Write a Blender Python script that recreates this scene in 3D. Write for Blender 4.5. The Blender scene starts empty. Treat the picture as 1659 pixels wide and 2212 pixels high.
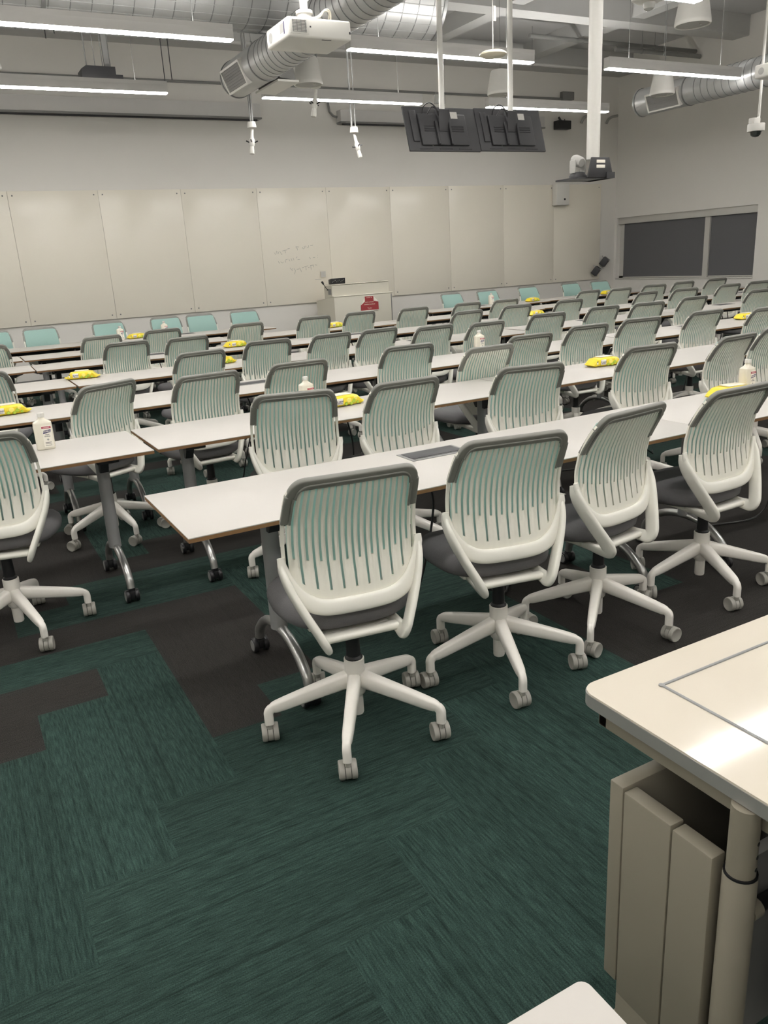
import bpy, bmesh, math, random
from mathutils import Vector, Matrix
random.seed(7)
PI = math.pi
R = math.radians
scene = bpy.context.scene
COL = scene.collection

# ------------------------------------------------------------------ camera, world, exposure
FPX, YAW, PITCH, ROLL, EYE = 1709.8, 27.9008, 17.6694, -3.3721, 1.52
cam_data = bpy.data.cameras.new('camera')
cam = bpy.data.objects.new('camera', cam_data)
COL.objects.link(cam)
cam_data.sensor_fit = 'VERTICAL'
cam_data.sensor_height = 36.0
cam_data.lens = FPX / 2212.0 * 36.0
cam_data.clip_start = 0.02
cy, sy, cp, sp = math.cos(R(YAW)), math.sin(R(YAW)), math.cos(R(PITCH)), math.sin(R(PITCH))
fwd = Vector((sy * cp, cy * cp, -sp))
rt = Vector((cy, -sy, 0))
up = rt.cross(fwd)
cr, sr = math.cos(R(ROLL)), math.sin(R(ROLL))
rt2 = rt * cr + up * sr
up2 = -rt * sr + up * cr
m = Matrix((rt2, up2, -fwd)).transposed().to_4x4()
m.translation = Vector((0, 0, EYE))
cam.matrix_world = m
scene.camera = cam

world = bpy.data.worlds.new('world')
scene.world = world
world.use_nodes = True
world.node_tree.nodes['Background'].inputs[0].default_value = (0.75, 0.8, 0.9, 1)
world.node_tree.nodes['Background'].inputs[1].default_value = 0.05
scene.view_settings.view_transform = 'Standard'
scene.view_settings.look = 'None'
scene.view_settings.gamma = 1.0
scene.view_settings.use_curve_mapping = False
scene.view_settings.exposure = 0.0
LIGHT_STRENGTH = 46.0
CEILING_FILL_STRENGTH = 38.0  # upward glow added to lift the ceiling brightness
LIGHT_COLOR = (1.0, 0.972, 0.935, 1)
scene.cycles.use_denoising = True
scene.cycles.max_bounces = 8
scene.cycles.diffuse_bounces = 5
scene.cycles.glossy_bounces = 3
scene.cycles.sample_clamp_indirect = 6.0


# ------------------------------------------------------------------ materials
def s2l(c):
    c = c / 255.0
    return c / 12.92 if c <= 0.04045 else ((c + 0.055) / 1.055) ** 2.4


def lin(r, g, b):
    return (s2l(r), s2l(g), s2l(b), 1)


def mat(name, col, rough=0.5, metal=0.0, noise=0.0, nscale=30.0, bump=0.0, bscale=200.0, spec=0.5,
        emit=None, estr=0.0, transmission=0.0, alpha=1.0, coat=0.0, rvar=0.0):
    M = bpy.data.materials.new(name)
    M.use_nodes = True
    nt = M.node_tree
    b = nt.nodes['Principled BSDF']
    b.inputs['Base Color'].default_value = col
    b.inputs['Roughness'].default_value = rough
    b.inputs['Metallic'].default_value = metal
    b.inputs['Specular IOR Level'].default_value = spec
    b.inputs['Transmission Weight'].default_value = transmission
    b.inputs['Alpha'].default_value = alpha
    b.inputs['Coat Weight'].default_value = coat
    if emit:
        b.inputs['Emission Color'].default_value = emit
        b.inputs['Emission Strength'].default_value = estr
    tc = nt.nodes.new('ShaderNodeTexCoord')
    if noise > 0 or rvar > 0:
        n = nt.nodes.new('ShaderNodeTexNoise')
        n.inputs['Scale'].default_value = nscale
        n.inputs['Detail'].default_value = 4
        nt.links.new(tc.outputs['Object'], n.inputs['Vector'])
        if noise > 0:
            mr = nt.nodes.new('ShaderNodeMapRange')
            mr.inputs['To Min'].default_value = 1 - noise
            mr.inputs['To Max'].default_value = 1 + noise
            nt.links.new(n.outputs['Fac'], mr.inputs['Value'])
            mx = nt.nodes.new('ShaderNodeMix')
            mx.data_type = 'RGBA'
            mx.blend_type = 'MULTIPLY'
            mx.inputs[0].default_value = 1
            mx.inputs[6].default_value = col
            nt.links.new(mr.outputs['Result'], mx.inputs[7])
            nt.links.new(mx.outputs[2], b.inputs['Base Color'])
        if rvar > 0:
            m2 = nt.nodes.new('ShaderNodeMapRange')
            m2.inputs['To Min'].default_value = max(0.02, rough - rvar)
            m2.inputs['To Max'].default_value = rough + rvar
            nt.links.new(n.outputs['Fac'], m2.inputs['Value'])
            nt.links.new(m2.outputs['Result'], b.inputs['Roughness'])
    if bump > 0:
        n2 = nt.nodes.new('ShaderNodeTexNoise')
        n2.inputs['Scale'].default_value = bscale
        n2.inputs['Detail'].default_value = 3
        nt.links.new(tc.outputs['Object'], n2.inputs['Vector'])
        bp = nt.nodes.new('ShaderNodeBump')
        bp.inputs['Strength'].default_value = bump
        bp.inputs['Distance'].default_value = 0.004
        nt.links.new(n2.outputs['Fac'], bp.inputs['Height'])
        nt.links.new(bp.outputs['Normal'], b.inputs['Normal'])
    return M


def carpet(name, col, axis, contrast, speckle):
    """tufted carpet plank: irregular ribs running along one axis, per-plank tone from a face attribute"""
    M = bpy.data.materials.new(name)
    M.use_nodes = True
    nt = M.node_tree
    L = nt.links.new
    b = nt.nodes['Principled BSDF']
    b.inputs['Roughness'].default_value = 0.95
    b.inputs['Specular IOR Level'].default_value = 0.15
    tc = nt.nodes.new('ShaderNodeTexCoord')

    def stretched(sx, sy_, detail):
        mp = nt.nodes.new('ShaderNodeMapping')
        mp.inputs['Scale'].default_value = (sx, sy_, 1) if axis == 'Y' else (sy_, sx, 1)
        n = nt.nodes.new('ShaderNodeTexNoise')
        n.inputs['Scale'].default_value = 1.0
        n.inputs['Detail'].default_value = detail
        n.inputs['Roughness'].default_value = 0.6
        L(tc.outputs['Object'], mp.inputs['Vector'])
        L(mp.outputs['Vector'], n.inputs['Vector'])
        return n

    rib = stretched(190, 16, 3)
    band = stretched(60, .7, 2)
    spk = nt.nodes.new('ShaderNodeTexNoise')
    spk.inputs['Scale'].default_value = 330
    spk.inputs['Detail'].default_value = 2
    L(tc.outputs['Object'], spk.inputs['Vector'])
    at = nt.nodes.new('ShaderNodeAttribute')
    at.attribute_name = 'tone'

    def rng(src, lo, hi, fmin=0.3, fmax=0.7):
        r = nt.nodes.new('ShaderNodeMapRange')
        r.inputs['From Min'].default_value = fmin
        r.inputs['From Max'].default_value = fmax
        r.inputs['To Min'].default_value = lo
        r.inputs['To Max'].default_value = hi
        L(src, r.inputs['Value'])
        return r.outputs['Result']

    def mul(a, c):
        q = nt.nodes.new('ShaderNodeMath')
        q.operation = 'MULTIPLY'
        L(a, q.inputs[0])
        L(c, q.inputs[1])
        return q.outputs[0]

    f = mul(rng(rib.outputs['Fac'], 1 - contrast, 1 + contrast), rng(band.outputs['Fac'], 1 - contrast * .9, 1 + contrast * .25, .25, .5))
    f = mul(f, rng(spk.outputs['Fac'], 1 - speckle, 1 + speckle))
    f = mul(f, at.outputs['Fac'])
    mx = nt.nodes.new('ShaderNodeMix')
    mx.data_type = 'RGBA'
    mx.blend_type = 'MULTIPLY'
    mx.inputs[0].default_value = 1
    mx.inputs[6].default_value = col
    L(f, mx.inputs[7])
    L(mx.outputs[2], b.inputs['Base Color'])
    bp = nt.nodes.new('ShaderNodeBump')
    bp.inputs['Strength'].default_value = 0.5
    bp.inputs['Distance'].default_value = 0.004
    add = nt.nodes.new('ShaderNodeMath')
    L(rib.outputs['Fac'], add.inputs[0])
    L(spk.outputs['Fac'], add.inputs[1])
    L(add.outputs[0], bp.inputs['Height'])
    L(bp.outputs['Normal'], b.inputs['Normal'])
    return M


M_ = {}
M_['wall'] = mat('wall_paint', lin(228, 225, 219), 0.7, bump=0.1, bscale=90, noise=0.015, nscale=3)
M_['ceil'] = mat('ceiling_paint', lin(190, 190, 190), 0.85, noise=0.05, nscale=2, bump=0.15, bscale=40)
M_['beam'] = mat('beam_paint', lin(186, 186, 184), 0.8, noise=0.03, nscale=4)
M_['teal_y'] = carpet('carpet_teal_lengthwise', lin(41, 59, 54), 'Y', 0.46, 0.36)
M_['teal_x'] = carpet('carpet_teal_crosswise', lin(40, 57, 52), 'X', 0.46, 0.36)
M_['dark_y'] = carpet('carpet_charcoal_lengthwise', lin(47, 45, 43), 'Y', 0.14, 0.6)
M_['dark_x'] = carpet('carpet_charcoal_crosswise', lin(46, 44, 42), 'X', 0.14, 0.6)
M_['shell'] = mat('off_white_plastic', lin(236, 234, 222), 0.3, noise=0.01, nscale=8, spec=0.45)
M_['arm'] = mat('glossy_off_white_plastic', lin(236, 234, 224), 0.18, spec=0.5, noise=0.01, nscale=8)
M_['trim'] = mat('grey_rubber', lin(124, 124, 118), 0.45, noise=0.02, nscale=20)
M_['teal_pad'] = mat('teal_upholstery', lin(188, 218, 212), 0.9, bump=0.4, bscale=500, noise=0.05, nscale=60)
_nt = M_['teal_pad'].node_tree
_tr = _nt.nodes.new('ShaderNodeBsdfTranslucent')
_tr.inputs['Color'].default_value = lin(208, 232, 227)
_mx = _nt.nodes.new('ShaderNodeMixShader')
_mx.inputs[0].default_value = 0.45
_nt.links.new(_nt.nodes['Principled BSDF'].outputs[0], _mx.inputs[1])
_nt.links.new(_tr.outputs[0], _mx.inputs[2])
_nt.links.new(_mx.outputs[0], _nt.nodes['Material Output'].inputs['Surface'])
M_['seat'] = mat('charcoal_upholstery', lin(98, 97, 98), 0.85, bump=0.4, bscale=450, noise=0.08, nscale=80)
M_['black'] = mat('black_plastic', lin(28, 28, 30), 0.4, noise=0.05, nscale=20)
M_['caster'] = mat('grey_caster_plastic', lin(160, 158, 150), 0.4, noise=0.04, nscale=30)
M_['base'] = mat('white_base_plastic', lin(238, 234, 226), 0.3, noise=0.015, nscale=10)
M_['lam'] = mat('white_laminate', lin(188, 184, 178), 0.45, noise=0.02, nscale=6, spec=0.4)
M_['edge'] = mat('plywood_edge', lin(124, 92, 58), 0.6, noise=0.2, nscale=60)
M_['silver'] = mat('silver_paint', lin(165, 165, 165), 0.4, metal=0.3, noise=0.03, nscale=20)
M_['chrome'] = mat('polished_metal', lin(175, 175, 172), 0.3, metal=0.8, rvar=0.05, nscale=30)
M_['dgrey'] = mat('dark_grey_steel', lin(58, 58, 60), 0.5, metal=0.2, noise=0.05, nscale=15)
M_['mgrey'] = mat('mid_grey_plastic', lin(128, 128, 126), 0.45, noise=0.03, nscale=20)
M_['lgrey'] = mat('light_grey_plastic', lin(172, 171, 167), 0.5, noise=0.02, nscale=20)
M_['board'] = mat('whiteboard_glass', lin(238, 232, 218), 0.24, noise=0.015, nscale=2.5, rvar=0.06, spec=0.5)
M_['fix'] = mat('fixture_housing', lin(205, 203, 200), 0.5, noise=0.02, nscale=10)
M_['diff'] = mat('lamp_diffuser', (1, 1, 1, 1), 0.4, emit=LIGHT_COLOR, estr=LIGHT_STRENGTH)
M_['updiff'] = mat('upper_lamp_diffuser', (1, 1, 1, 1), 0.4, emit=LIGHT_COLOR, estr=CEILING_FILL_STRENGTH)  # emitter made up to light the ceiling from the fixture tops
M_['galv'] = mat('galvanised_steel', lin(182, 183, 182), 0.42, metal=0.5, noise=0.16, nscale=5, rvar=0.08)
M_['galvd'] = mat('duct_seam_steel', lin(140, 141, 140), 0.45, metal=0.6, noise=0.1, nscale=20)
M_['grille'] = mat('grille_grey', lin(135, 134, 132), 0.6, noise=0.1, nscale=40)
M_['wplas'] = mat('white_device_plastic', lin(222, 220, 214), 0.35, noise=0.015, nscale=15)
M_['shade'] = mat('charcoal_shade_fabric', lin(98, 98, 100), 0.85, bump=0.2, bscale=500, noise=0.04, nscale=60)
M_['alu'] = mat('window_frame_paint', lin(196, 194, 188), 0.45, noise=0.02, nscale=20)
M_['glass'] = mat('window_glass', lin(200, 210, 215), 0.05, transmission=1.0, noise=0.01, nscale=5)
M_['yellow'] = mat('yellow_wipe_wrapper', lin(238, 214, 52), 0.28, noise=0.16, nscale=26, bump=0.6, bscale=60)
M_['wgreen'] = mat('green_print', lin(176, 196, 60), 0.35, noise=0.1, nscale=50)
M_['wlemon'] = mat('pale_lemon_print', lin(250, 234, 120), 0.35, noise=0.1, nscale=50)
M_['wlid'] = mat('white_resealable_lid', lin(236, 228, 205), 0.3, noise=0.02, nscale=20)
M_['bottle'] = mat('milky_bottle_plastic', lin(226, 220, 204), 0.25, noise=0.02, nscale=20, spec=0.5)
M_['label'] = mat('white_paper_label', lin(245, 240, 228), 0.5, noise=0.01, nscale=20)
M_['red'] = mat('red_label_band', lin(170, 52, 78), 0.5, noise=0.03, nscale=30)
M_['navy'] = mat('navy_print', lin(56, 50, 96), 0.5, noise=0.03, nscale=30)
M_['ink'] = mat('black_ink', lin(40, 38, 44), 0.5, noise=0.03, nscale=30)
M_['ghost'] = mat('erased_marker_traces', lin(176, 174, 164), 0.5, noise=0.15, nscale=60)
M_['podium'] = mat('podium_laminate', lin(206, 202, 188), 0.45, noise=0.02, nscale=5)
M_['psign'] = mat('dark_red_sign_paper', lin(158, 56, 60), 0.55, noise=0.03, nscale=20)
M_['desk'] = mat('glossy_cream_desk', lin(204, 196, 181), 0.08, noise=0.01, nscale=5, bump=0.02, bscale=25, coat=0.3)
M_['band'] = mat('grey_edge_band', lin(150, 150, 146), 0.3, metal=0.3, noise=0.03, nscale=20)
M_['dpanel'] = mat('desk_panel_paint', lin(134, 128, 114), 0.5, noise=0.015, nscale=10)
M_['clear'] = mat('clear_polycarbonate', lin(230, 230, 226), 0.12, transmission=0.6, noise=0.02, nscale=20)
M_['dome'] = mat('smoked_dome', lin(40, 46, 44), 0.08, spec=0.6, noise=0.02, nscale=10)
M_['sticker'] = mat('pale_sticker_paper', lin(190, 188, 182), 0.5, noise=0.1, nscale=60)
M_['cable_w'] = mat('cream_cable', lin(228, 222, 205), 0.4, noise=0.02, nscale=20)


# ------------------------------------------------------------------ mesh building
class MB:
    def __init__(self):
        self.v, self.f, self.mi = [], [], []

    def add(self, vs, fs, mi=0):
        o = len(self.v)
        self.v += [tuple(p) for p in vs]
        self.f += [tuple(i + o for i in q) for q in fs]
        self.mi += [mi] * len(fs)
        return self

    def box(self, x0, x1, y0, y1, z0, z1, bev=0.0, mi=0, M=None, seg=2):
        bm = bmesh.new()
        bmesh.ops.create_cube(bm, size=1)
        for v in bm.verts:
            v.co = Vector(((x0 + x1) / 2 + v.co.x * (x1 - x0), (y0 + y1) / 2 + v.co.y * (y1 - y0), (z0 + z1) / 2 + v.co.z * (z1 - z0)))
        if bev > 0:
            bmesh.ops.bevel(bm, geom=bm.edges[:], offset=bev, segments=seg, affect='EDGES', profile=0.5)
        return self.frombm(bm, mi, M)

    def frombm(self, bm, mi=0, M=None):
        bm.verts.index_update()
        vs = [(M @ v.co if M else v.co.copy()) for v in bm.verts]
        fs = [[v.index for v in f.verts] for f in bm.faces]
        bm.free()
        return self.add(vs, fs, mi)

    def prism(self, poly, a, b, axis='Z', mi=0, bev=0.0):
        """polygon extruded from a to b along an axis; poly holds the other two coordinates in order"""
        def P(p, t):
            return {'Z': (p[0], p[1], t), 'Y': (p[0], t, p[1]), 'X': (t, p[0], p[1])}[axis]
        bm = bmesh.new()
        lo = [bm.verts.new(P(p, a)) for p in poly]
        hi = [bm.verts.new(P(p, b)) for p in poly]
        n = len(poly)
        bm.faces.new(lo[::-1])
        bm.faces.new(hi)
        for i in range(n):
            bm.faces.new((lo[i], lo[(i + 1) % n], hi[(i + 1) % n], hi[i]))
        bmesh.ops.recalc_face_normals(bm, faces=bm.faces[:])
        if bev > 0:
            bmesh.ops.bevel(bm, geom=bm.edges[:], offset=bev, segments=2, affect='EDGES', profile=0.5)
        return self.frombm(bm, mi)

    def lathe(self, prof, n=24, c=(0, 0, 0), axis='Z', mi=0, M=None):
        """prof: list of (radius, height)"""
        vs, fs = [], []
        for r, h in prof:
            for k in range(n):
                a = 2 * PI * k / n
                x, y = r * math.cos(a), r * math.sin(a)
                p = {'Z': (x, y, h), 'Y': (x, h, -y), 'X': (h, x, y)}[axis]
                p = Vector(p)
                if M:
                    p = M @ p
                vs.append(p + Vector(c))
        m_ = len(prof)
        for i in range(m_ - 1):
            for k in range(n):
                fs.append((i * n + k, i * n + (k + 1) % n, (i + 1) * n + (k + 1) % n, (i + 1) * n + k))
        if prof[0][0] > 1e-6:
            fs.append(tuple(range(n))[::-1])
        if prof[-1][0] > 1e-6:
            fs.append(tuple((m_ - 1) * n + k for k in range(n)))
        return self.add(vs, fs, mi)

    def tube(self, pts, r, n=10, ref=(0, 0, 1), mi=0, power=2.0, caps=True):
        """sweep; r: number, (a,b) or function t->(a,b); a along 'side', b along 'other'"""
        pts = [Vector(p) for p in pts]
        K = len(pts)
        ref = Vector(ref)
        vs, fs = [], []
        prev = None
        for i, p in enumerate(pts):
            t = (pts[min(i + 1, K - 1)] - pts[max(i - 1, 0)]).normalized()
            base = ref if prev is None else prev
            s = base - t * base.dot(t)
            if s.length < 1e-4:
                s = Vector((1, 0, 0)) - t * t.x
                if s.length < 1e-4:
                    s = Vector((0, 1, 0)) - t * t.y
            s.normalize()
            if prev is not None:
                prev = s
            else:
                prev = s
            o = t.cross(s)
            rr = r(i / (K - 1)) if callable(r) else r
            a, b = (rr, rr) if not isinstance(rr, (tuple, list)) else rr
            for k in range(n):
                th = 2 * PI * k / n
                c_, s_ = math.cos(th), math.sin(th)
                e = 2.0 / power
                x = math.copysign(abs(c_) ** e, c_) * a
                y = math.copysign(abs(s_) ** e, s_) * b
                vs.append(p + s * x + o * y)
        for i in range(K - 1):
            for k in range(n):
                fs.append((i * n + k, i * n + (k + 1) % n, (i + 1) * n + (k + 1) % n, (i + 1) * n + k))
        if caps:
            fs.append(tuple(range(n))[::-1])
            fs.append(tuple((K - 1) * n + k for k in range(n)))
        return self.add(vs, fs, mi)

    def cyl(self, p0, p1, r0, r1=None, n=16, mi=0):
        r1 = r0 if r1 is None else r1
        return self.tube([p0, p1], lambda t: (r0 + (r1 - r0) * t,) * 2, n, ref=(0.31, 0.77, 0.11), mi=mi)

    def xf(self, M, start=0):
        for i in range(start, len(self.v)):
            self.v[i] = tuple(M @ Vector(self.v[i]))
        return self

    def build(self, name, mats, parent=None, loc=None, rot=None, angle=35, flat=False):
        me = bpy.data.meshes.new(name)
        me.from_pydata(self.v, [], self.f)
        if not isinstance(mats, (list, tuple)):
            mats = [mats]
        for q in mats:
            me.materials.append(q)
        me.polygons.foreach_set('material_index', self.mi)
        bm = bmesh.new()
        bm.from_mesh(me)
        bmesh.ops.recalc_face_normals(bm, faces=bm.faces[:])
        bm.to_mesh(me)
        bm.free()
        if not flat:
            me.polygons.foreach_set('use_smooth', [True] * len(me.polygons))
            me.set_sharp_from_angle(angle=R(angle))
        me.update()
        o = bpy.data.objects.new(name, me)
        COL.objects.link(o)
        if parent:
            o.parent = parent
        if loc:
            o.location = loc
        if rot:
            o.rotation_euler = rot
        return o


def smooth_path(pts, n=6):
    """Catmull-Rom through points"""
    P = [Vector(p) for p in pts]
    P = [P[0] * 2 - P[1]] + P + [P[-1] * 2 - P[-2]]
    out = []
    for i in range(1, len(P) - 2):
        p0, p1, p2, p3 = P[i - 1:i + 3]
        for k in range(n):
            t = k / n
            out.append(0.5 * ((2 * p1) + (p2 - p0) * t + (2 * p0 - 5 * p1 + 4 * p2 - p3) * t * t + (3 * p1 - p0 - 3 * p2 + p3) * t ** 3))
    out.append(P[-2])
    return out


def bake_solid(o, thick, offset=1.0):
    md = o.modifiers.new('s', 'SOLIDIFY')
    md.thickness = thick
    md.offset = offset
    dg = bpy.context.evaluated_depsgraph_get()
    me = bpy.data.meshes.new_from_object(o.evaluated_get(dg))
    me.name = o.name
    o.modifiers.clear()
    old = o.data
    o.data = me
    bpy.data.meshes.remove(old)
    me.polygons.foreach_set('use_smooth', [True] * len(me.polygons))
    me.set_sharp_from_angle(angle=R(40))
    return o


def tag(o, label=None, cat=None, group=None, kind=None):
    if label:
        o['label'] = label
    if cat:
        o['category'] = cat
    if group:
        o['group'] = group
    if kind:
        o['kind'] = kind
    return o


def empty(name, loc=(0, 0, 0), rz=0.0):
    o = bpy.data.objects.new(name, None)
    o.empty_display_size = 0.1
    COL.objects.link(o)
    o.location = loc
    o.rotation_euler = (0, 0, rz)
    return o


KIDS = {}


def children(o):
    return [c for c in COL.objects if c.parent == o]


def copy_tree(o, kids, parent=None):
    c = o.copy()
    COL.objects.link(c)
    if parent:
        c.parent = parent
    for ch in kids.get(o.name, []):
        copy_tree(ch, kids, c)
    return c


def kid_map(root):
    d = {}
    allc = list(COL.objects)

    def go(o):
        d[o.name] = [c for c in allc if c.parent == o]
        for c in d[o.name]:
            go(c)
    go(root)
    return d


def text_mesh(body, size, depth=0.0, bold=False, shear=0.0):
    cu = bpy.data.curves.new('t', 'FONT')
    cu.body = body
    cu.size = size
    cu.align_x = 'CENTER'
    cu.align_y = 'CENTER'
    cu.extrude = depth
    cu.shear = shear
    if bold:
        cu.offset = size * 0.02
    ob = bpy.data.objects.new('t', cu)
    COL.objects.link(ob)
    dg = bpy.context.evaluated_depsgraph_get()
    dg.update()
    me = bpy.data.meshes.new_from_object(ob.evaluated_get(dg))
    bpy.data.objects.remove(ob)
    return me


def mb_text(mbd, body, size, M, mi=0, bold=False, shear=0.0):
    me = text_mesh(body, size, 0.0, bold, shear)
    mbd.add([M @ v.co for v in me.vertices], [list(p.vertices) for p in me.polygons], mi)
    bpy.data.meshes.remove(me)


FACE_NEG_Y = Matrix.Rotation(R(90), 4, 'X')          # text plane that is read from the -Y side


def T(x, y, z):
    return Matrix.Translation((x, y, z))


ORD = ['zeroth', 'first', 'second', 'third', 'fourth', 'fifth', 'sixth', 'seventh', 'eighth', 'ninth', 'tenth', 'eleventh', 'twelfth', 'thirteenth']

# ------------------------------------------------------------------ room shell
X0, X1, Y0, Y1, ZC = -3.2, 12.62, -3.0, 12.9, 5.0

# carpet planks in a herringbone of 1 x 4 modules
GX, GY, GS = 0.54473, 2.37134, 0.25290
dark_v = {(0, 0), (1, 1), (-3, 5), (-2, 6), (-1, 7), (-4, 4), (6, -2), (7, -1), (9, 1), (10, 2), (11, 3)}
teal_v = {(-1, -1), (-2, -2), (-3, -3), (2, 2), (3, 3), (0, 8), (1, 9), (8, 0), (5, -3), (4, 4), (-4, -4), (-5, -5)}
dark_h = {(1, -6), (2, -5), (4, -3), (7, 0), (8, 1), (-3, 6), (-2, 7), (-1, 8), (0, 9), (1, 10), (2, 11), (3, 12), (-4, 5)}
teal_h = {(0, 1), (1, 2), (2, 3), (3, 4), (3, -4), (5, -2), (6, -1), (9, 2), (-1, 0), (-2, -1), (-3, -2), (-4, -3), (-5, -4), (-6, -5), (0, -7)}
rng = random.Random(3)
fl = MB()
tones = []
seen = set()
imin, imax = int((X0 - GX) / GS) - 2, int((X1 - GX) / GS) + 1
jmin, jmax = int((Y0 - GY) / GS) - 2, int((Y1 - GY) / GS) + 1
for i in range(imin, imax + 1):
    for j in range(jmin, jmax + 1):
        d = (i - j) % 8
        if 1 <= d <= 4:
            key = ('h', j, i - (d - 1))
        else:
            key = ('v', i, j - (8 - d) % 8)
        if key in seen:
            continue
        seen.add(key)
        if key[0] == 'h':
            jj, ii = key[1], key[2]
            x0, x1, y0, y1 = ii, ii + 4, jj, jj + 1
            k2 = (jj, ii)
            dk = True if k2 in dark_h else False if k2 in teal_h else None
        else:
            ii, jj = key[1], key[2]
            x0, x1, y0, y1 = ii, ii + 1, jj, jj + 4
            k2 = (ii, jj)
            dk = True if k2 in dark_v else False if k2 in teal_v else None
        if dk is None:
            dk = False if (y1 <= 1 and x0 < 6) else rng.random() < (.8 if x0 >= 6 and y0 < 5 else .45)
        x0, x1 = max(X0, GX + x0 * GS), min(X1, GX + x1 * GS)
        y0, y1 = max(Y0, GY + y0 * GS), min(Y1, GY + y1 * GS)
        if x1 - x0 < 1e-3 or y1 - y0 < 1e-3:
            continue
        fl.add([(x0, y0, 0), (x1, y0, 0), (x1, y1, 0), (x0, y1, 0)], [(0, 1, 2, 3)], (2 if dk else 0) + (1 if key[0] == 'h' else 0))
        tones.append(rng.uniform(0.9, 1.1))
floor = fl.build('floor', [M_['teal_y'], M_['teal_x'], M_['dark_y'], M_['dark_x']], flat=True)
at = floor.data.attributes.new('tone', 'FLOAT', 'FACE')
at.data.foreach_set('value', tones)
tag(floor, kind='structure')
slab = MB().box(X0, X1, Y0, Y1, -0.12, -0.004).build('floor_slab', M_['dgrey'])
slab.name = 'trim_1'
tag(slab, kind='structure')

tag(MB().box(X0 - .2, X1 + .2, Y0 - .2, Y1 + .2, ZC, ZC + .2).build('ceiling', M_['ceil']), kind='structure')
tag(MB().box(X0 - .2, X1 + .2, Y1, Y1 + .2, -.12, ZC).build('wall_back', M_['wall']), kind='structure')
tag(MB().box(X0 - .2, X1 + .2, Y0 - .2, Y0, -.12, ZC).build('wall_front', M_['wall']), kind='structure')
tag(MB().box(X0 - .2, X0, Y0, Y1, -.12, ZC).build('wall_left', M_['wall']), kind='structure')
WY0, WY1, WZ0, WZ1 = 9.55, 12.84, 0.86, 2.06
wr = MB()
wr.box(X1, X1 + .25, Y0, WY0, -.12, ZC).box(X1, X1 + .25, WY1, Y1, -.12, ZC)
wr.box(X1, X1 + .25, WY0, WY1, -.12, WZ0).box(X1, X1 + .25, WY0, WY1, WZ1, ZC)
tag(wr.build('wall_right', M_['wall']), kind='structure')
tag(MB().box(X0, X1 - .015, Y1 - .015, Y1, 0, .1).build('baseboard_back', M_['mgrey']), kind='structure')
tag(MB().box(X1 - .015, X1, Y0, Y1 - .015, 0, .1).build('baseboard_right', M_['mgrey']), kind='structure')
# window: frame, mullion, panes and dark roller shades
wf = empty('window_1', (X1, (WY0 + WY1) / 2, WZ0))
tag(wf, kind='structure')
yc = (WY0 + WY1) / 2
w = MB()
xa, xb = .10, .16
w.box(xa, xb, WY0 - yc, WY1 - yc, 0, .05).box(xa, xb, WY0 - yc, WY1 - yc, WZ1 - WZ0 - .05, WZ1 - WZ0)
w.box(xa, xb, WY0 - yc, WY0 - yc + .05, 0, WZ1 - WZ0).box(xa, xb, WY1 - yc - .12, WY1 - yc, 0, WZ1 - WZ0)
w.box(.055, xb, 10.57 - yc, 10.68 - yc, 0, WZ1 - WZ0)
w.build('window_frame', M_['alu'], wf)
MB().box(-.012, .2, WY0 - yc, WY1 - yc, -.02, .012, .004).build('window_sill', M_['alu'], wf)
MB().box(.03, .10, WY0 - yc, WY1 - yc, WZ1 - WZ0 - .125, WZ1 - WZ0, .004).build('shade_valance', M_['alu'], wf)
for a, b in ((WY0 + .05, 10.57), (10.68, WY1 - .12)):
    MB().box(.17, .178, a - yc, b - yc, .05, WZ1 - WZ0 - .05).build('window_pane', M_['glass'], wf)
for nm, a, b, lb in (('roller_shade', 10.69, WY1 - .13, 'wide charcoal roller shade drawn down over window next to the corner'),
                     ('roller_shade', WY0 + .02, 10.56, 'narrower charcoal roller shade drawn down over window right of the mullion')):
    r = empty(nm, (X1 + .085, (a + b) / 2, WZ0 + .015))
    tag(r, lb, 'window shade', 'roller shades over the window')
    h_ = (b - a) / 2
    MB().box(-.003, .003, -h_, h_, .02, WZ1 - WZ0 - .14).build('shade_fabric', M_['shade'], r)
    MB().box(-.008, .008, -h_, h_, 0, .02, .004).build('hem_bar', M_['alu'], r)

# ceiling beams
b = MB()
b.box(X0, X1, 9.98, 10.3, 4.7, ZC)
tag(b.build('trim_2', M_['beam']), kind='structure')
tag(MB().box(X0, X1, 4.7, 5.02, 4.7, ZC).build('trim_3', M_['beam']), kind='structure')
tag(MB().box(X0, X1, 12.55, Y1, 4.66, ZC).build('trim_4', M_['beam']), kind='structure')
tag(MB().box(X0, X1, -.6, -.28, 4.7, ZC).build('trim_5', M_['beam']), kind='structure')
n = 6
for xx in (0.9, 3.2, 5.5, 7.8, 10.1):
    bb = MB()
    bb.box(xx - .13, xx + .13, 10.3, 12.55, 4.76, ZC)
    bb.box(xx - .13, xx + .13, 5.02, 9.98, 4.76, ZC)
    tag(bb.build('trim_%d' % n, M_['beam']), kind='structure')
    n += 1

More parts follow.
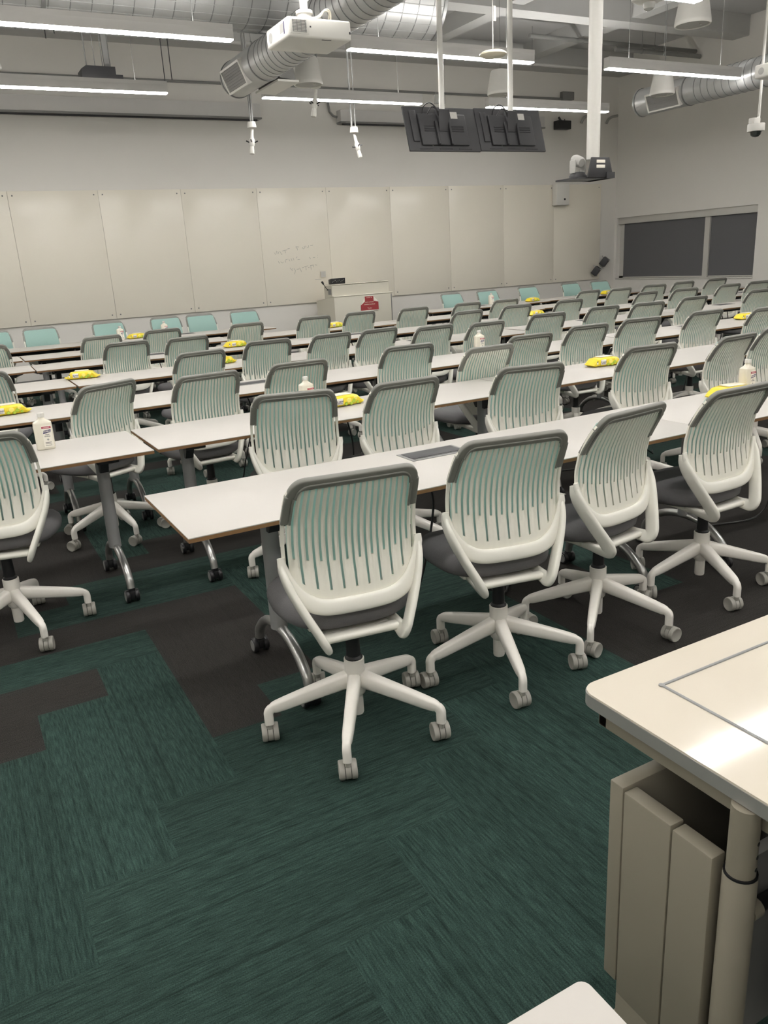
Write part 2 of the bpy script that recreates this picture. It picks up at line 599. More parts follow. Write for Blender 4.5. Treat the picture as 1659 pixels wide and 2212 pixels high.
# ------------------------------------------------------------------ whiteboard panels
PX = [-0.04 + 1.2225 * k for k in range(-2, 11)]
PX = [1.18 + 1.2233 * k for k in range(-3, 10)]
WBZ0, WBZ1 = 0.885, 2.715
for k in range(len(PX) - 1):
    a, bq = PX[k] + .0015, PX[k + 1] - .0015
    if bq < -1.3:
        continue
    num = k - 1
    root = empty('whiteboard_panel', ((a + bq) / 2, Y1 - .03, WBZ0))
    hw_ = (bq - a) / 2
    MB().box(-hw_, hw_, 0, .012, 0, WBZ1 - WBZ0, .002).build('board', M_['board'], root)
    pr = MB()
    for sx in (-1, 1):
        for zz in (.06, WBZ1 - WBZ0 - .06):
            pr2 = MB().lathe([(0.0, -.006), (.009, -.005), (.011, 0)], 10, (sx * (hw_ - .06), 0, zz), 'Y')
            pr2.build('screw', M_['mgrey'], root)
    MB().box(-hw_ * .9, hw_ * .9, .012, .03, .1, .14).box(-hw_ * .9, hw_ * .9, .012, .03, 1.6, 1.64).build('wall_rail', M_['dgrey'], root)
    where = {0: 'outermost on the left', 1: 'cut by left picture edge', 2: 'first complete one from picture left edge', 3: 'two left of the podium writing panel',
             4: 'just left of panel with faint writing', 5: 'with faint erased marker writing, left of podium', 6: 'directly behind the white podium',
             7: 'just right of the podium', 8: 'below right half of the hanging displays', 9: 'third from its right end', 10: 'with the white sensor box on its corner', 11: 'x'}
    names = ['outermost panel beyond the left picture edge', 'panel cut by the left picture edge', 'first complete panel from left picture edge',
             'second complete panel from left picture edge', 'panel just left of faint marker writing', 'panel bearing faint erased marker writing',
             'panel behind the podium microphone side', 'panel just right of the podium', 'fourth panel from right end', 'third panel from right end',
             'second panel from right end', 'rightmost panel with white sensor box']
    tag(root, 'glossy white wall board, ' + names[max(0, num)], 'whiteboard', 'whiteboard panels along the back wall')
    if num == 5:
        wr_ = MB()
        fx = lambda u: (u / 1659.0 - .5) * 1.30 + 0.0
        fz = lambda v: 2.0 - WBZ0 - (v / 1037.0) * .80
        strokes = [[(310, 350), (340, 400), (370, 320), (375, 385)], [(400, 330), (410, 380)], [(430, 335), (455, 350), (470, 395), (490, 390)], [(500, 330), (540, 320), (600, 310)], [(560, 330), (570, 375)], [(610, 295), (670, 280)],
                   [(810, 255), (880, 262)], [(810, 270), (850, 300), (840, 330)], [(960, 270), (980, 310), (1000, 290)], [(1010, 250), (1015, 300)], [(1040, 245), (1045, 280)], [(1070, 290), (1100, 285), (1110, 240)], [(1150, 240), (1215, 236)],
                   [(385, 535), (415, 580)], [(440, 545), (480, 575), (500, 550)], [(540, 520), (550, 565)], [(550, 515), (600, 500)], [(630, 500), (650, 545)], [(680, 490), (700, 540)], [(730, 480), (745, 530)], [(800, 490), (825, 460)], [(830, 520), (880, 520)],
                   [(1300, 455), (1306, 462)], [(1298, 497), (1304, 503)], [(1110, 480), (1130, 520)], [(1190, 500), (1240, 495)],
                   [(640, 680), (690, 745), (700, 690)], [(730, 700), (760, 745), (730, 820)], [(790, 720), (850, 715)], [(860, 690), (900, 780)], [(920, 700), (940, 685), (960, 695)], [(970, 680), (1060, 660)], [(1005, 680), (1010, 750)], [(1060, 700), (1090, 690)], [(1120, 670), (1130, 745)], [(1110, 660), (1190, 652)], [(1180, 655), (1185, 700)], [(1220, 650), (1270, 660)],
                   [(1200, 965), (1350, 962)]]
        for st in strokes:
            wr_.tube([(fx(u), -.0015, fz(v)) for u, v in st], (.0035, .0012), 6, ref=(1, 0, .3))
        wr_.build('erased_writing', M_['ghost'], root)

# ------------------------------------------------------------------ suspended linear lights
def make_light():
    r = empty('pendant_light')
    L_ = 2.29
    MB().box(0, L_, -.05, .05, .012, .095, .004).box(0, L_, -.05, -.046, .09, .128).box(0, L_, .046, .05, .09, .128).box(0, .004, -.05, .05, .09, .128).box(L_ - .004, L_, -.05, .05, .09, .128).build('housing', M_['fix'], r)
    MB().box(.004, L_ - .004, -.044, .044, 0, .012, .003).build('diffuser', M_['diff'], r)
    MB().box(.02, L_ - .02, -.044, .044, .095, .098).build('upper_diffuser', M_['updiff'], r)  # added glowing strip, sunk in the housing, brightens the ceiling
    for xx in (.35, L_ - .35):
        MB().cyl((xx, 0, .125), (xx, 0, ZC - 3.5), .0022, n=6).build('hanging_cable', M_['mgrey'], r)
    return r


lights = []
for yy, rowname in ((7.83, 'middle row'), (10.2, 'far row by the whiteboard'), (5.56, 'near row'), (3.29, None), (1.02, None), (-1.25, None)):
    for xx in (.57, 4.05, 7.45, -2.85):
        lights.append((xx, yy))
proto = make_light()
km = kid_map(proto)
lname = {(.57, 7.83): 'glowing linear pendant light crossing under the big round duct at left', (4.05, 7.83): 'glowing linear pendant light behind the display poles',
         (7.45, 7.83): 'glowing linear pendant light in front of the right duct grille', (.57, 10.2): 'glowing linear pendant light at far left near the projection screen box',
         (4.05, 10.2): 'glowing linear pendant light left of the twin displays', (7.45, 10.2): 'glowing linear pendant light behind top edge of right display',
         (4.05, 5.56): 'glowing linear pendant light at top edge beside the smoke detector', (7.45, 5.56): 'linear pendant light beyond right picture edge in line with smoke detector'}
for k, (xx, yy) in enumerate(lights):
    o = proto if k == 0 else copy_tree(proto, km)
    o.location = (xx, yy, 3.5)
    xs = ['leftmost', 'second', 'third', 'rightmost']
    lb = lname.get((xx, yy), 'linear pendant light outside the picture at %.0f, %.0f decimetres' % (xx * 10, yy * 10))
    if (xx, yy) not in lname:
        if xx < 0:
            lb = 'linear pendant light beyond left picture edge, %s row from back' % ORD[[10.2, 7.83, 5.56, 3.29, 1.02, -1.25].index(yy) + 1]
        else:
            lb = 'linear pendant light outside the picture, %s in %s row from back' % (
                ['second from left', 'third from left', 'rightmost'][[.57, 4.05, 7.45].index(xx)], ORD[[10.2, 7.83, 5.56, 3.29, 1.02, -1.25].index(yy) + 1])
    tag(o, lb, 'ceiling light', 'linear pendant lights')

# ------------------------------------------------------------------ swivel chair
def interp(pts, z):
    for (a, fa), (b_, fb) in zip(pts, pts[1:]):
        if z <= b_:
            t = max(0, (z - a) / (b_ - a))
            t2 = t
            return fa + (fb - fa) * t2
    return pts[-1][1]


PROF = [(.45, -.152), (.49, -.144), (.556, -.134), (.642, -.117), (.72, -.116), (.79, -.131), (.86, -.160), (.90, -.180), (.94, -.199), (.98, -.218)]
HW = [(.4, .221), (.70, .221), (.79, .219), (.86, .214), (.92, .205), (.97, .200)]


def hwz(z):
    return interp(HW, z)


def ysh(s, z):
    return interp(PROF, z) + .024 * s * s * max(0.0, min(1.0, (.95 - z) / .15))


RC = .05
ZTOP = .938


def ztop(s):
    x = abs(s) * .205
    q = x - (.205 - RC)
    if q <= 0:
        return ZTOP
    return ZTOP - RC + math.sqrt(max(0, RC * RC - q * q))


def zbot(s):
    return .505 + .14 * abs(s) ** 5


def make_chair():
    r = empty('swivel_chair')
    # slotted shell
    N = 21
    cs = [-.93 + 1.86 * k / (N - 1) for k in range(N)]
    dw = .0168
    cols = [(-1.0, 0)]
    for k, c in enumerate(cs):
        if k > 0:
            cols.append(((cs[k - 1] + c) / 2, 1))
        cols.append((c - dw, 0))
        cols.append((c + dw, 0))
    cols.append((1.0, 0))
    zl = lambda s: .558 + .10 * s ** 4
    zs = lambda s: .645 + .035 * s * s
    zT = lambda s: ztop(s * .97) - .036

    def zrows(s):
        out = []
        segs = ((zbot(s), zl(s), 2), (zl(s), zs(s), 4), (zs(s), zT(s), 9), (zT(s), ztop(s), 1))
        for a, b_, q in segs:
            for i in range(q):
                out.append(a + (b_ - a) * i / q)
        out.append(ztop(s))
        return out
    NR = 17
    vs = []
    for s, mid in cols:
        zr = zrows(s)
        for i, z in enumerate(zr):
            bump = 0
            if i == 16:
                z -= .005
            if mid and i > 2:
                bump = -.0045 * min(1, (i - 2) / 4) * (1 if i < 14 else .4 if i == 14 else 0)
            vs.append((s * hwz(z), ysh(s, z) + bump, z))
    fs = []
    for ci in range(len(cols) - 1):
        # slot column pair?
        slot = None
        for k, c in enumerate(cs):
            if abs(cols[ci][0] - (c - dw)) < 1e-6 and abs(cols[ci + 1][0] - (c + dw)) < 1e-6:
                slot = k
        for ri in range(NR - 1):
            if slot is not None:
                lo = 2 if slot % 2 == 0 else 6
                if lo <= ri < 15:
                    continue
            fs.append((ci * NR + ri, (ci + 1) * NR + ri, (ci + 1) * NR + ri + 1, ci * NR + ri + 1))
    mb = MB()
    mb.add(vs, fs)
    o = mb.build('backrest', M_['shell'], r)
    # make normals face the rear (-y)
    bm = bmesh.new()
    bm.from_mesh(o.data)
    if sum(f.normal.y * f.calc_area() for f in bm.faces) > 0:
        bmesh.ops.reverse_faces(bm, faces=bm.faces[:])
    bm.to_mesh(o.data)
    bm.free()
    bake_solid(o, .009, -1.0)
    # upholstered front of the back
    pv, pf = [], []
    C, Rw = 15, 12
    for i in range(C):
        s = -.90 + 1.80 * i / (C - 1)
        for j in range(Rw):
            za, zb = zbot(s) + .02, ztop(s) - .022
            z = za + (zb - za) * j / (Rw - 1)
            pv.append((s * hwz(z), ysh(s, z) + .0185, z))
    for i in range(C - 1):
        for j in range(Rw - 1):
            pf.append((i * Rw + j, i * Rw + j + 1, (i + 1) * Rw + j + 1, (i + 1) * Rw + j))
    p = MB()
    p.add(pv, pf)
    o = p.build('back_cushion', M_['teal_pad'], r)
    o['label'] = 'teal upholstered front of the back'
    bm = bmesh.new()
    bm.from_mesh(o.data)
    if sum(f.normal.y for f in bm.faces) < 0:
        bmesh.ops.reverse_faces(bm, faces=bm.faces[:])
    bm.to_mesh(o.data)
    bm.free()
    bake_solid(o, .012, 0.0)
    # grey rubber rim over the top edge and upper sides
    path = []
    ins = .015
    for z in (.792, .815, .84, .865, .885):
        path.append((hwz(z) - ins + .002, z))
    rc = RC - ins + .006
    cx_, cz_ = .205 - ins + .002 - rc, ZTOP - ins - rc
    for q in range(0, 10):
        a_ = R(90 * q / 9)
        path.append((cx_ + rc * math.cos(a_), cz_ + rc * math.sin(a_)))
    for q in range(1, 6):
        path.append((cx_ * (1 - q / 5.5), ZTOP - ins))
    pp = [(x, ysh(x / .21, z) + .003, z) for x, z in path]
    pts = pp + [(-x, y, z) for x, y, z in pp[::-1]]
    t = MB()
    t.tube(pts, lambda q: (.010, .0125 + .0075 * min(1, max(0, (min(q, 1 - q) - .16) / .14))), 16, ref=(0, 1, 0), power=5)
    t.tube([(x * .93, y - .009, z - .006) for x, y, z in pts], (.003, .004), 8, ref=(0, 1, 0))
    o = t.build('rim', M_['trim'], r, angle=50)
    o['label'] = 'grey rubber rim along the top of the back'
    # glossy lower lip and the two spring arms that carry the back
    a = MB()
    lip = []
    for k in range(41):
        s = 1.0 - 2.0 * k / 40
        z = zbot(s) + .004 + (.01 if abs(s) > .99 else 0)
        lip.append((s * .224, ysh(s, z) - .008, z))
    lip = [(.225, ysh(1, .68) - .004, .680)] + lip + [(-.225, ysh(1, .68) - .004, .680)]
    a.tube(lip, lambda q: (.012 * (.55 + .45 * min(1, 8 * min(q, 1 - q))), .026 * (.45 + .55 * min(1, 6 * min(q, 1 - q)))), 14, ref=(0, 1, 0), power=2.5)
    for sx in (-1, 1):
        arm = smooth_path([(sx * .225, -.086, .668), (sx * .223, -.096, .63), (sx * .207, -.122, .572), (sx * .180, -.152, .508),
                           (sx * .150, -.180, .446), (sx * .136, -.189, .415), (sx * .130, -.176, .397), (sx * .129, -.14, .396), (sx * .128, -.08, .401), (sx * .125, 0, .403)], 5)

        def rad(q):
            w_ = min(1, q * 6)
            e_ = max(0, (q - .62) / .38)
            return (.0075 + .0045 * w_ - .003 * e_, .017 + .013 * w_ - .015 * e_)
        a.tube(arm, rad, 14, ref=(1, 0, 0), power=3.2)
    a.box(-.132, .132, -.155, -.110, .388, .412, .010)
    a.box(-.11, .11, -.115, -.02, .392, .405, .005)
    a.build('back_support', M_['arm'], r, angle=50)
    # seat cushion
    sv, sf = [], []
    prof = [(z_[0], z_[1] - .030) for z_ in ((.0, .528), (.45, .530), (.75, .527), (.9, .519), (.975, .502), (1.0, .483), (.985, .464), (.92, .452), (.5, .446), (.0, .446))]
    n_ = 36
    for sc, z in prof:
        for k in range(n_):
            th = 2 * PI * k / n_
            c_, s_ = math.cos(th), math.sin(th)
            x = math.copysign(abs(c_) ** .62, c_) * .232 * sc
            y = math.copysign(abs(s_) ** .62, s_) * .225 * sc
            drop = -.020 * max(0, (y - .08) / .145) ** 2
            sv.append((x * (1 + .10 * (y / .22 if y < 0 else 0)), y + .088, z + drop))
    for i in range(len(prof) - 1):
        for k in range(n_):
            sf.append((i * n_ + k, i * n_ + (k + 1) % n_, (i + 1) * n_ + (k + 1) % n_, (i + 1) * n_ + k))
    s_ = MB()
    s_.add(sv, sf)
    o = s_.build('seat', M_['seat'], r, angle=60)
    f_ = MB()
    f_.box(-.15, .15, -.06, .23, .396, .418, .009)
    f_.box(-.07, .07, -.06, .11, .368, .400, .012)
    f_.build('seat_frame', M_['arm'], r)
    g = MB()
    g.lathe([(.0, .25), (.030, .25), (.030, .268), (.024, .275), (.022, .372), (.0, .372)], 18)
    g.build('gas_lift', M_['black'], r)
    base = MB()
    base.lathe([(0, .055), (.020, .055), (.022, .06), (.022, .125), (.031, .135), (.034, .15), (.037, .185), (.037, .205), (.034, .22), (.0345, .262), (.031, .264), (.0, .264)], 20)
    base = base.build('base', M_['base'], r)
    for part in children(r):          # seat and back sit a little forward of the column
        if part.name.split('.')[0] not in ('gas_lift', 'base'):
            for v in part.data.vertices:
                v.co.y += .036
    # legs and casters
    path = [Vector(p) for p in ((.012, 0, .192), (.06, 0, .181), (.12, 0, .1675), (.18, 0, .1535), (.24, 0, .139), (.272, 0, .1315))] + smooth_path([(.283, 0, .1285), (.294, 0, .122), (.2995, 0, .111), (.300, 0, .098), (.300, 0, .072)], 4)
    lm = MB()
    lm.tube(path, lambda q: (.023 - .0095 * min(1, q * 3.2), .031 - .0155 * min(1, q * 3.2)), 14, ref=(0, 1, 0), power=3.4)
    cm = MB()
    cm.cyl((0, 0, .054), (0, 0, .078), .0095, n=12)
    off = .016
    cm.lathe([(0, -.0085), (.0290, -.0085), (.0300, -.0075), (.0300, .0075), (.0290, .0085), (0, .0085)], 22, (off, 0, .0315), 'Y')
    for sy_ in (-1, 1):
        w0, w1 = sy_ * .0100, sy_ * .0285
        cm.lathe([(0, w0), (.0285, w0), (.0305, w0 + sy_ * .001), (.0312, w0 + sy_ * .004), (.0312, w1 - sy_ * .006), (.0295, w1 - sy_ * .001), (.026, w1), (.0235, w1 - sy_ * .0015), (0, w1 - sy_ * .0015)],
                 22, (off, 0, .0312), 'Y')
        cm.lathe([(0, sy_ * .0085), (.0275, sy_ * .0085), (.0275, sy_ * .0100), (0, sy_ * .0100)], 18, (off, 0, .0312), 'Y', mi=1)
    leg0 = lm.build('leg', M_['base'], base, angle=50)
    cas0 = cm.build('caster', [M_['caster'], M_['black']], base)
    for k in range(1, 5):
        for src in (leg0, cas0):
            q = src.copy()
            COL.objects.link(q)
            q.parent = base
            q.rotation_euler = (0, 0, k * 2 * PI / 5)
            if src is cas0:
                q.location = (.300 * math.cos(k * 2 * PI / 5), .300 * math.sin(k * 2 * PI / 5), 0)
    cas0.location = (.300, 0, 0)
    return r, base


# row, x, y, turn in degrees, leg turn
chairs = [
    (1, 0.995, 2.155, -8, 21), (1, 1.632, 2.21, -11, 33), (1, 2.19, 2.275, 8.5, 6), (1, 2.85, 2.31, 1.5, 34),
    (2, 0.06, 3.73, -13, 69), (2, 1.46, 3.71, -14, 40), (2, 1.995, 3.63, 2.3, 10), (2, 2.764, 3.552, -10.3, 52), (2, 3.762, 3.666, -4.9, 22), (2, 4.422, 3.597, 6.3, 60), (2, 5.015, 3.723, 3, 12),
    (3, 0.71, 4.9, 28, 67), (3, 1.316, 4.805, 6.5, 30), (3, 1.935, 4.863, 2.2, 5), (3, 2.87, 5.06, -2, 50), (3, 3.15, 4.5, 3, 20), (3, 3.784, 4.85, -0.3, 45), (3, 4.502, 5.017, -1.7, 15), (3, 5.142, 5.067, -6.1, 66), (3, 5.9, 5.06, -2, 28), (3, 6.4, 4.8, -6, 8),
    (4, 0.19, 6.28, -14, 14), (4, 1.669, 6.164, 9.3, 40), (4, 2.366, 6.516, -0.1, 62), (4, 2.93, 6.55, 8, 22), (4, 3.4, 6.52, 8, 48), (4, 3.83, 6.25, 3, 10), (4, 4.29, 6.1, 4, 33), (4, 5.19, 6.31, -5.4, 57), (4, 6.023, 6.436, -2.9, 18), (4, 6.589, 6.355, -8.6, 41), (4, 7.38, 6.461, -0.9, 64), (4, 8.58, 6.5, -8, 26),
    (5, 1.45, 7.74, 6, 35), (5, 1.985, 7.637, 6.6, 60), (5, 5.06, 7.508, 3.2, 12), (5, 5.871, 7.676, -0.9, 50), (5, 6.679, 7.7, -1.3, 28), (5, 8.011, 7.76, 5.1, 66), (5, 8.697, 7.716, -8.9, 20), (5, 9.529, 7.714, -3.4, 44), (5, 10.216, 7.761, -8.3, 8),
    (6, 0.37, 8.88, -10, 15), (6, 1.411, 8.797, 9, 38), (6, 2.084, 8.982, 5.8, 61), (6, 2.949, 8.728, 6, 25), (6, 3.823, 8.822, 1.6, 49), (6, 4.457, 8.893, 1, 11), (6, 5.139, 8.763, -0.3, 34), (6, 5.934, 8.771, 0.3, 58), (6, 6.5, 8.72, 0, 21), (6, 8.181, 8.989, -0.7, 45), (6, 8.676, 8.877, -2.4, 69), (6, 9.478, 8.969, -11.9, 31), (6, 10.174, 9.051, -5.3, 5), (6, 10.95, 9.08, -7, 52),
    (8, 0.57, 11, 187, 12), (8, 1.114, 10.971, 183.8, 40), (8, 1.958, 10.996, 184.2, 64), (8, 2.712, 11.011, 180.9, 22), (8, 3.192, 10.954, 184.6, 50), (8, 3.825, 10.986, 179.8, 9), (8, 7.344, 10.937, 184.1, 33), (8, 8.049, 10.946, 180.7, 57), (8, 8.954, 11.017, 181.7, 18), (8, 9.923, 11.036, 181.7, 44), (8, 10.541, 10.973, 177.3, 67),
]
# (no back is pushed into the table top in front of it)
near = {1: 2.34, 2: 3.70, 3: 5.03, 4: 6.46, 5: 7.78, 6: 9.02}
chairs = [(a, b, c - (.03 if 1 < a < 8 else -.03 if a == 8 else 0), d, e) for a, b, c, d, e in chairs]
chairs = [(a, b, min(c, near[a] + .02 + (.12 if a == 4 and b > 5 else 0) + (.1 if a == 5 and b > 7 else 0) + (.06 if a == 6 and b > 7 else 0)) if a in near else max(c, 10.98), d, e) for a, b, c, d, e in chairs]
rowcount = {}
for c in chairs:
    rowcount[c[0]] = rowcount.get(c[0], 0) + 1
proto, pbase = make_chair()
km = kid_map(proto)
bname = pbase.name
rowname = {1: 'nearest row', 2: 'second row from camera', 3: 'third row from camera', 4: 'fourth row from camera', 5: 'fifth row from camera', 6: 'sixth row from camera', 8: 'far row facing us'}
special = {(1, 1): 'foremost white slat-back swivel chair in the picture centre, left end of nearest row',
           (1, 2): 'white slat-back swivel chair just right of the foremost one, nearest row',
           (1, 3): 'white slat-back swivel chair turned left, third from left in nearest row',
           (1, 4): 'white slat-back swivel chair at the right end of nearest row, before yellow pack',
           (2, 1): 'white slat-back swivel chair cut by left picture edge, beside sanitizer bottle',
           (3, 1): 'white slat-back swivel chair turned sideways behind the left table leg',
           }
cnt = {}
for k, (row, x, y, tr, lt) in enumerate(chairs):
    o = proto if k == 0 else copy_tree(proto, km)
    o.location = (x, y, 0)
    o.rotation_euler = (0, 0, R(tr))
    bs = [c for c in (km[proto.name] if k == 0 else []) if c.name == bname]
    if k == 0:
        pb = pbase
    else:
        pb = None
    cnt[row] = cnt.get(row, 0) + 1
    q = cnt[row]
    o['_turn'] = lt - tr
    if (row, q) in special:
        lb = special[(row, q)]
    elif row == 8:
        lb = 'swivel chair showing teal front, %s from left in far row by whiteboard' % ORD[q]
    else:
        if q == rowcount[row]:
            lb = 'white slat-back swivel chair, rightmost in the %s' % rowname[row]
        else:
            lb = 'white slat-back swivel chair, %s from left in the %s' % (ORD[q], rowname[row])
    tag(o, lb, 'chair', 'swivel chairs facing us by the whiteboard' if row == 8 else 'white swivel chairs with their backs to us')
turns = {o.name: o['_turn'] for o in COL.objects if '_turn' in o}
for o in list(COL.objects):
    if o.parent and o.parent.name in turns and o.name.split('.')[0] == 'base':
        o.rotation_euler = (0, 0, R(turns[o.parent.name]))
        rw = random.Random(o.parent.name)
        roll_dir = {'swivel_chair': 73, 'swivel_chair.001': 78, 'swivel_chair.004': 85}.get(o.parent.name, rw.choice((80, 100, 30, 140, 60, 5)))
        for c_ in COL.objects:
            if c_.parent == o and c_.name.split('.')[0] == 'caster':
                c_.rotation_euler = (0, 0, R(roll_dir + rw.uniform(-9, 9) * (1 if roll_dir in (73, 78, 85) else 3)) - o.rotation_euler.z - o.parent.rotation_euler.z)
for nm in turns:
    del bpy.data.objects[nm]['_turn']

# ------------------------------------------------------------------ training tables
TZ = .73
TL, TD = 2.27, .60


def make_table():
    r = empty('training_table')
    top = MB().box(0, TL, 0, TD, TZ - .004, TZ, .001).build('tabletop', M_['lam'], r)
    MB().box(.0006, TL - .0006, .0006, TD - .0006, TZ - .017, TZ - .004).build('edge_band', M_['edge'], r)['label'] = 'brown plywood edge of the top'
    u = MB()
    u.box(.15, TL - .15, TD / 2 - .03, TD / 2 + .03, TZ - .075, TZ - .017, .004)
    u.box(.15, TL - .15, TD - .13, TD - .10, TZ - .06, TZ - .017, .004)
    u.build('under_beam', M_['dgrey'], r)
    pb = MB()
    cx, cy_ = TL / 2, .44
    pb.box(cx - .135, cx + .135, cy_ - .075, cy_ + .065, TZ - .0005, TZ + .0025, .001)
    pbo = pb.build('power_box', M_['mgrey'], r)
    MB().box(cx - .12, cx + .12, cy_ - .045, cy_ + .052, TZ + .0025, TZ + .0045, .001).build('lid', M_['dgrey'], pbo)
    MB().box(cx - .12, cx + .12, cy_ - .058, cy_ - .047, TZ + .0025, TZ + .0032).build('cable_slot', M_['black'], pbo)
    MB().box(cx - .10, cx + .10, cy_ - .06, cy_ + .05, TZ - .085, TZ - .017, .004).build('housing', M_['black'], pbo)
    return r


def add_leg(r, x):
    lg = MB()
    yc_ = TD / 2 - .02
    lg.tube([(x, yc_, TZ - .045), (x, yc_, .215)], (.031, .035), 16, ref=(1, 0, 0))
    L = lg.build('leg', M_['silver'], r)
    pl = MB()
    pl.box(x - .05, x + .05, yc_ - .2, yc_ + .2, TZ - .047, TZ - .017, .004)
    pl.prism([(yc_ - .11, TZ - .03), (yc_ + .11, TZ - .03), (yc_ + .05, TZ - .12), (yc_ - .05, TZ - .12)], x - .02, x + .02, 'X')
    pl.build('tilt_bracket', M_['dgrey'], L)
    ft = MB()
    pts = smooth_path([(x, yc_ - .255, .070), (x, yc_ - .235, .12), (x, yc_ - .15, .185), (x, yc_ - .05, .212), (x, yc_ + .05, .212), (x, yc_ + .15, .185), (x, yc_ + .235, .12), (x, yc_ + .255, .070)], 5)
    ft.tube(pts, .019, 12, ref=(1, 0, 0))
    ft.build('foot', M_['chrome'], L)
    for sy_ in (-1, 1):
        c = MB()
        yy = yc_ + sy_ * .257
        c.cyl((x, yy, .05), (x, yy, .074), .016, n=12, mi=1)
        c.box(x - .012, x + .012, yy - .02, yy + .018, .02, .062, .006, mi=1)
        for s in (-1, 1):
            c.lathe([(0, s * .012), (.029, s * .012), (.031, s * .015), (.031, s * .028), (.029, s * .031), (.0, s * .031)], 18, (x, yy + .008, .031), 'X', mi=1)
            c.lathe([(0, s * .0312), (.024, s * .0312), (.022, s * .033), (0, s * .033)], 18, (x, yy + .008, .031), 'X', mi=0)
        c.build('caster', [M_['mgrey'], M_['black']], L)
    return L


t0 = make_table()
add_leg(t0, .20)
add_leg(t0, TL - .20)
cb = MB()
rr = random.Random(5)
for q in range(2):
    px = TL / 2 + (.06 if q else -.05)
    cb.tube(smooth_path([(px, .42, TZ - .08), (px + .02, .40, .5), (px - .08 + .1 * q, .36, .2), (px - .15 + .4 * q, .40, .02), (px - .45 + .8 * q, .48, .008)], 6), .005, 6)
cb.build('power_cable', M_['black'], t0)
km_t = kid_map(t0)
t1 = copy_tree(t0, km_t)          # front table: legs set further in
tables = [(1, .548, 2.34, 0), (1, 2.895, 2.34, 0.3),
          (2, -1.50, 3.68, .9), (2, .79, 3.72, .3), (2, 3.075, 3.745, .8), (2, 5.37, 3.79, .5),
          (3, -1.54, 5.06, -.4), (3, .745, 5.02, .2), (3, 3.06, 5.06, .5), (3, 5.35, 5.10, .4), (3, 7.64, 5.12, 0),
          (4, -1.44, 6.47, 0), (4, .845, 6.45, 0), (4, 3.08, 6.48, .8), (4, 5.38, 6.59, .2), (4, 7.67, 6.62, 0),
          (5, -1.58, 7.98, -1), (5, .70, 7.90, -1), (5, 2.975, 7.79, 0), (5, 5.25, 7.77, 1.2), (5, 7.53, 7.92, 0), (5, 9.81, 7.94, 0),
          (6, -1.58, 9.12, 0), (6, .71, 9.08, -.3), (6, 3.0, 9.0, 0), (6, 5.29, 9.0, 1), (6, 7.58, 9.12, 0), (6, 9.87, 9.15, 0),
          (7, -.63, 10.36, -.3), (7, 1.68, 10.25, -.5), (7, 6.45, 10.28, .5), (7, 8.76, 10.40, .5)]
trow = {}
for t in tables:
    trow[t[0]] = trow.get(t[0], 0) + 1
cnt = {}
used0 = False
for row, x, y, a in tables:
    cnt[row] = cnt.get(row, 0) + 1
    q = cnt[row]
    if row == 1 and q == 1:
        o = t1
        for c in [c for c in COL.objects if c.parent == o and c.name.startswith('leg')]:
            c.location.x = .15 if abs(min(v.co.x for v in c.data.vertices) - .2) < .1 else -.12
    elif not used0:
        o = t0
        used0 = True
    else:
        o = copy_tree(t0, km_t)
    o.location = (x, y, 0)
    o.rotation_euler = (0, 0, R(a))
    if row == 1 and q == 1:
        o.scale = (1.0325, 1, 1)
    rn = {1: 'nearest row', 2: 'second row', 3: 'third row', 4: 'fourth row', 5: 'fifth row', 6: 'sixth row', 7: 'farthest row'}[row]
    if row == 1:
        lb = ['white training table with bare left end, nearest row, behind foremost chair', 'white training table in nearest row at right, carrying yellow wipes and bottle'][q - 1]
    elif row == 7:
        lb = ['white training table at the left end of farthest row', 'white training table in farthest row, ending left of the podium', 'white training table in farthest row, just right of podium', 'white training table at the right end of farthest row'][q - 1]
    else:
        lb = 'white training table on casters, %s from left in the %s from camera' % (ORD[q], rn) if q < trow[row] else 'white training table on casters, rightmost in the %s from camera' % rn
    tag(o, lb, 'table', 'white training tables in rows')

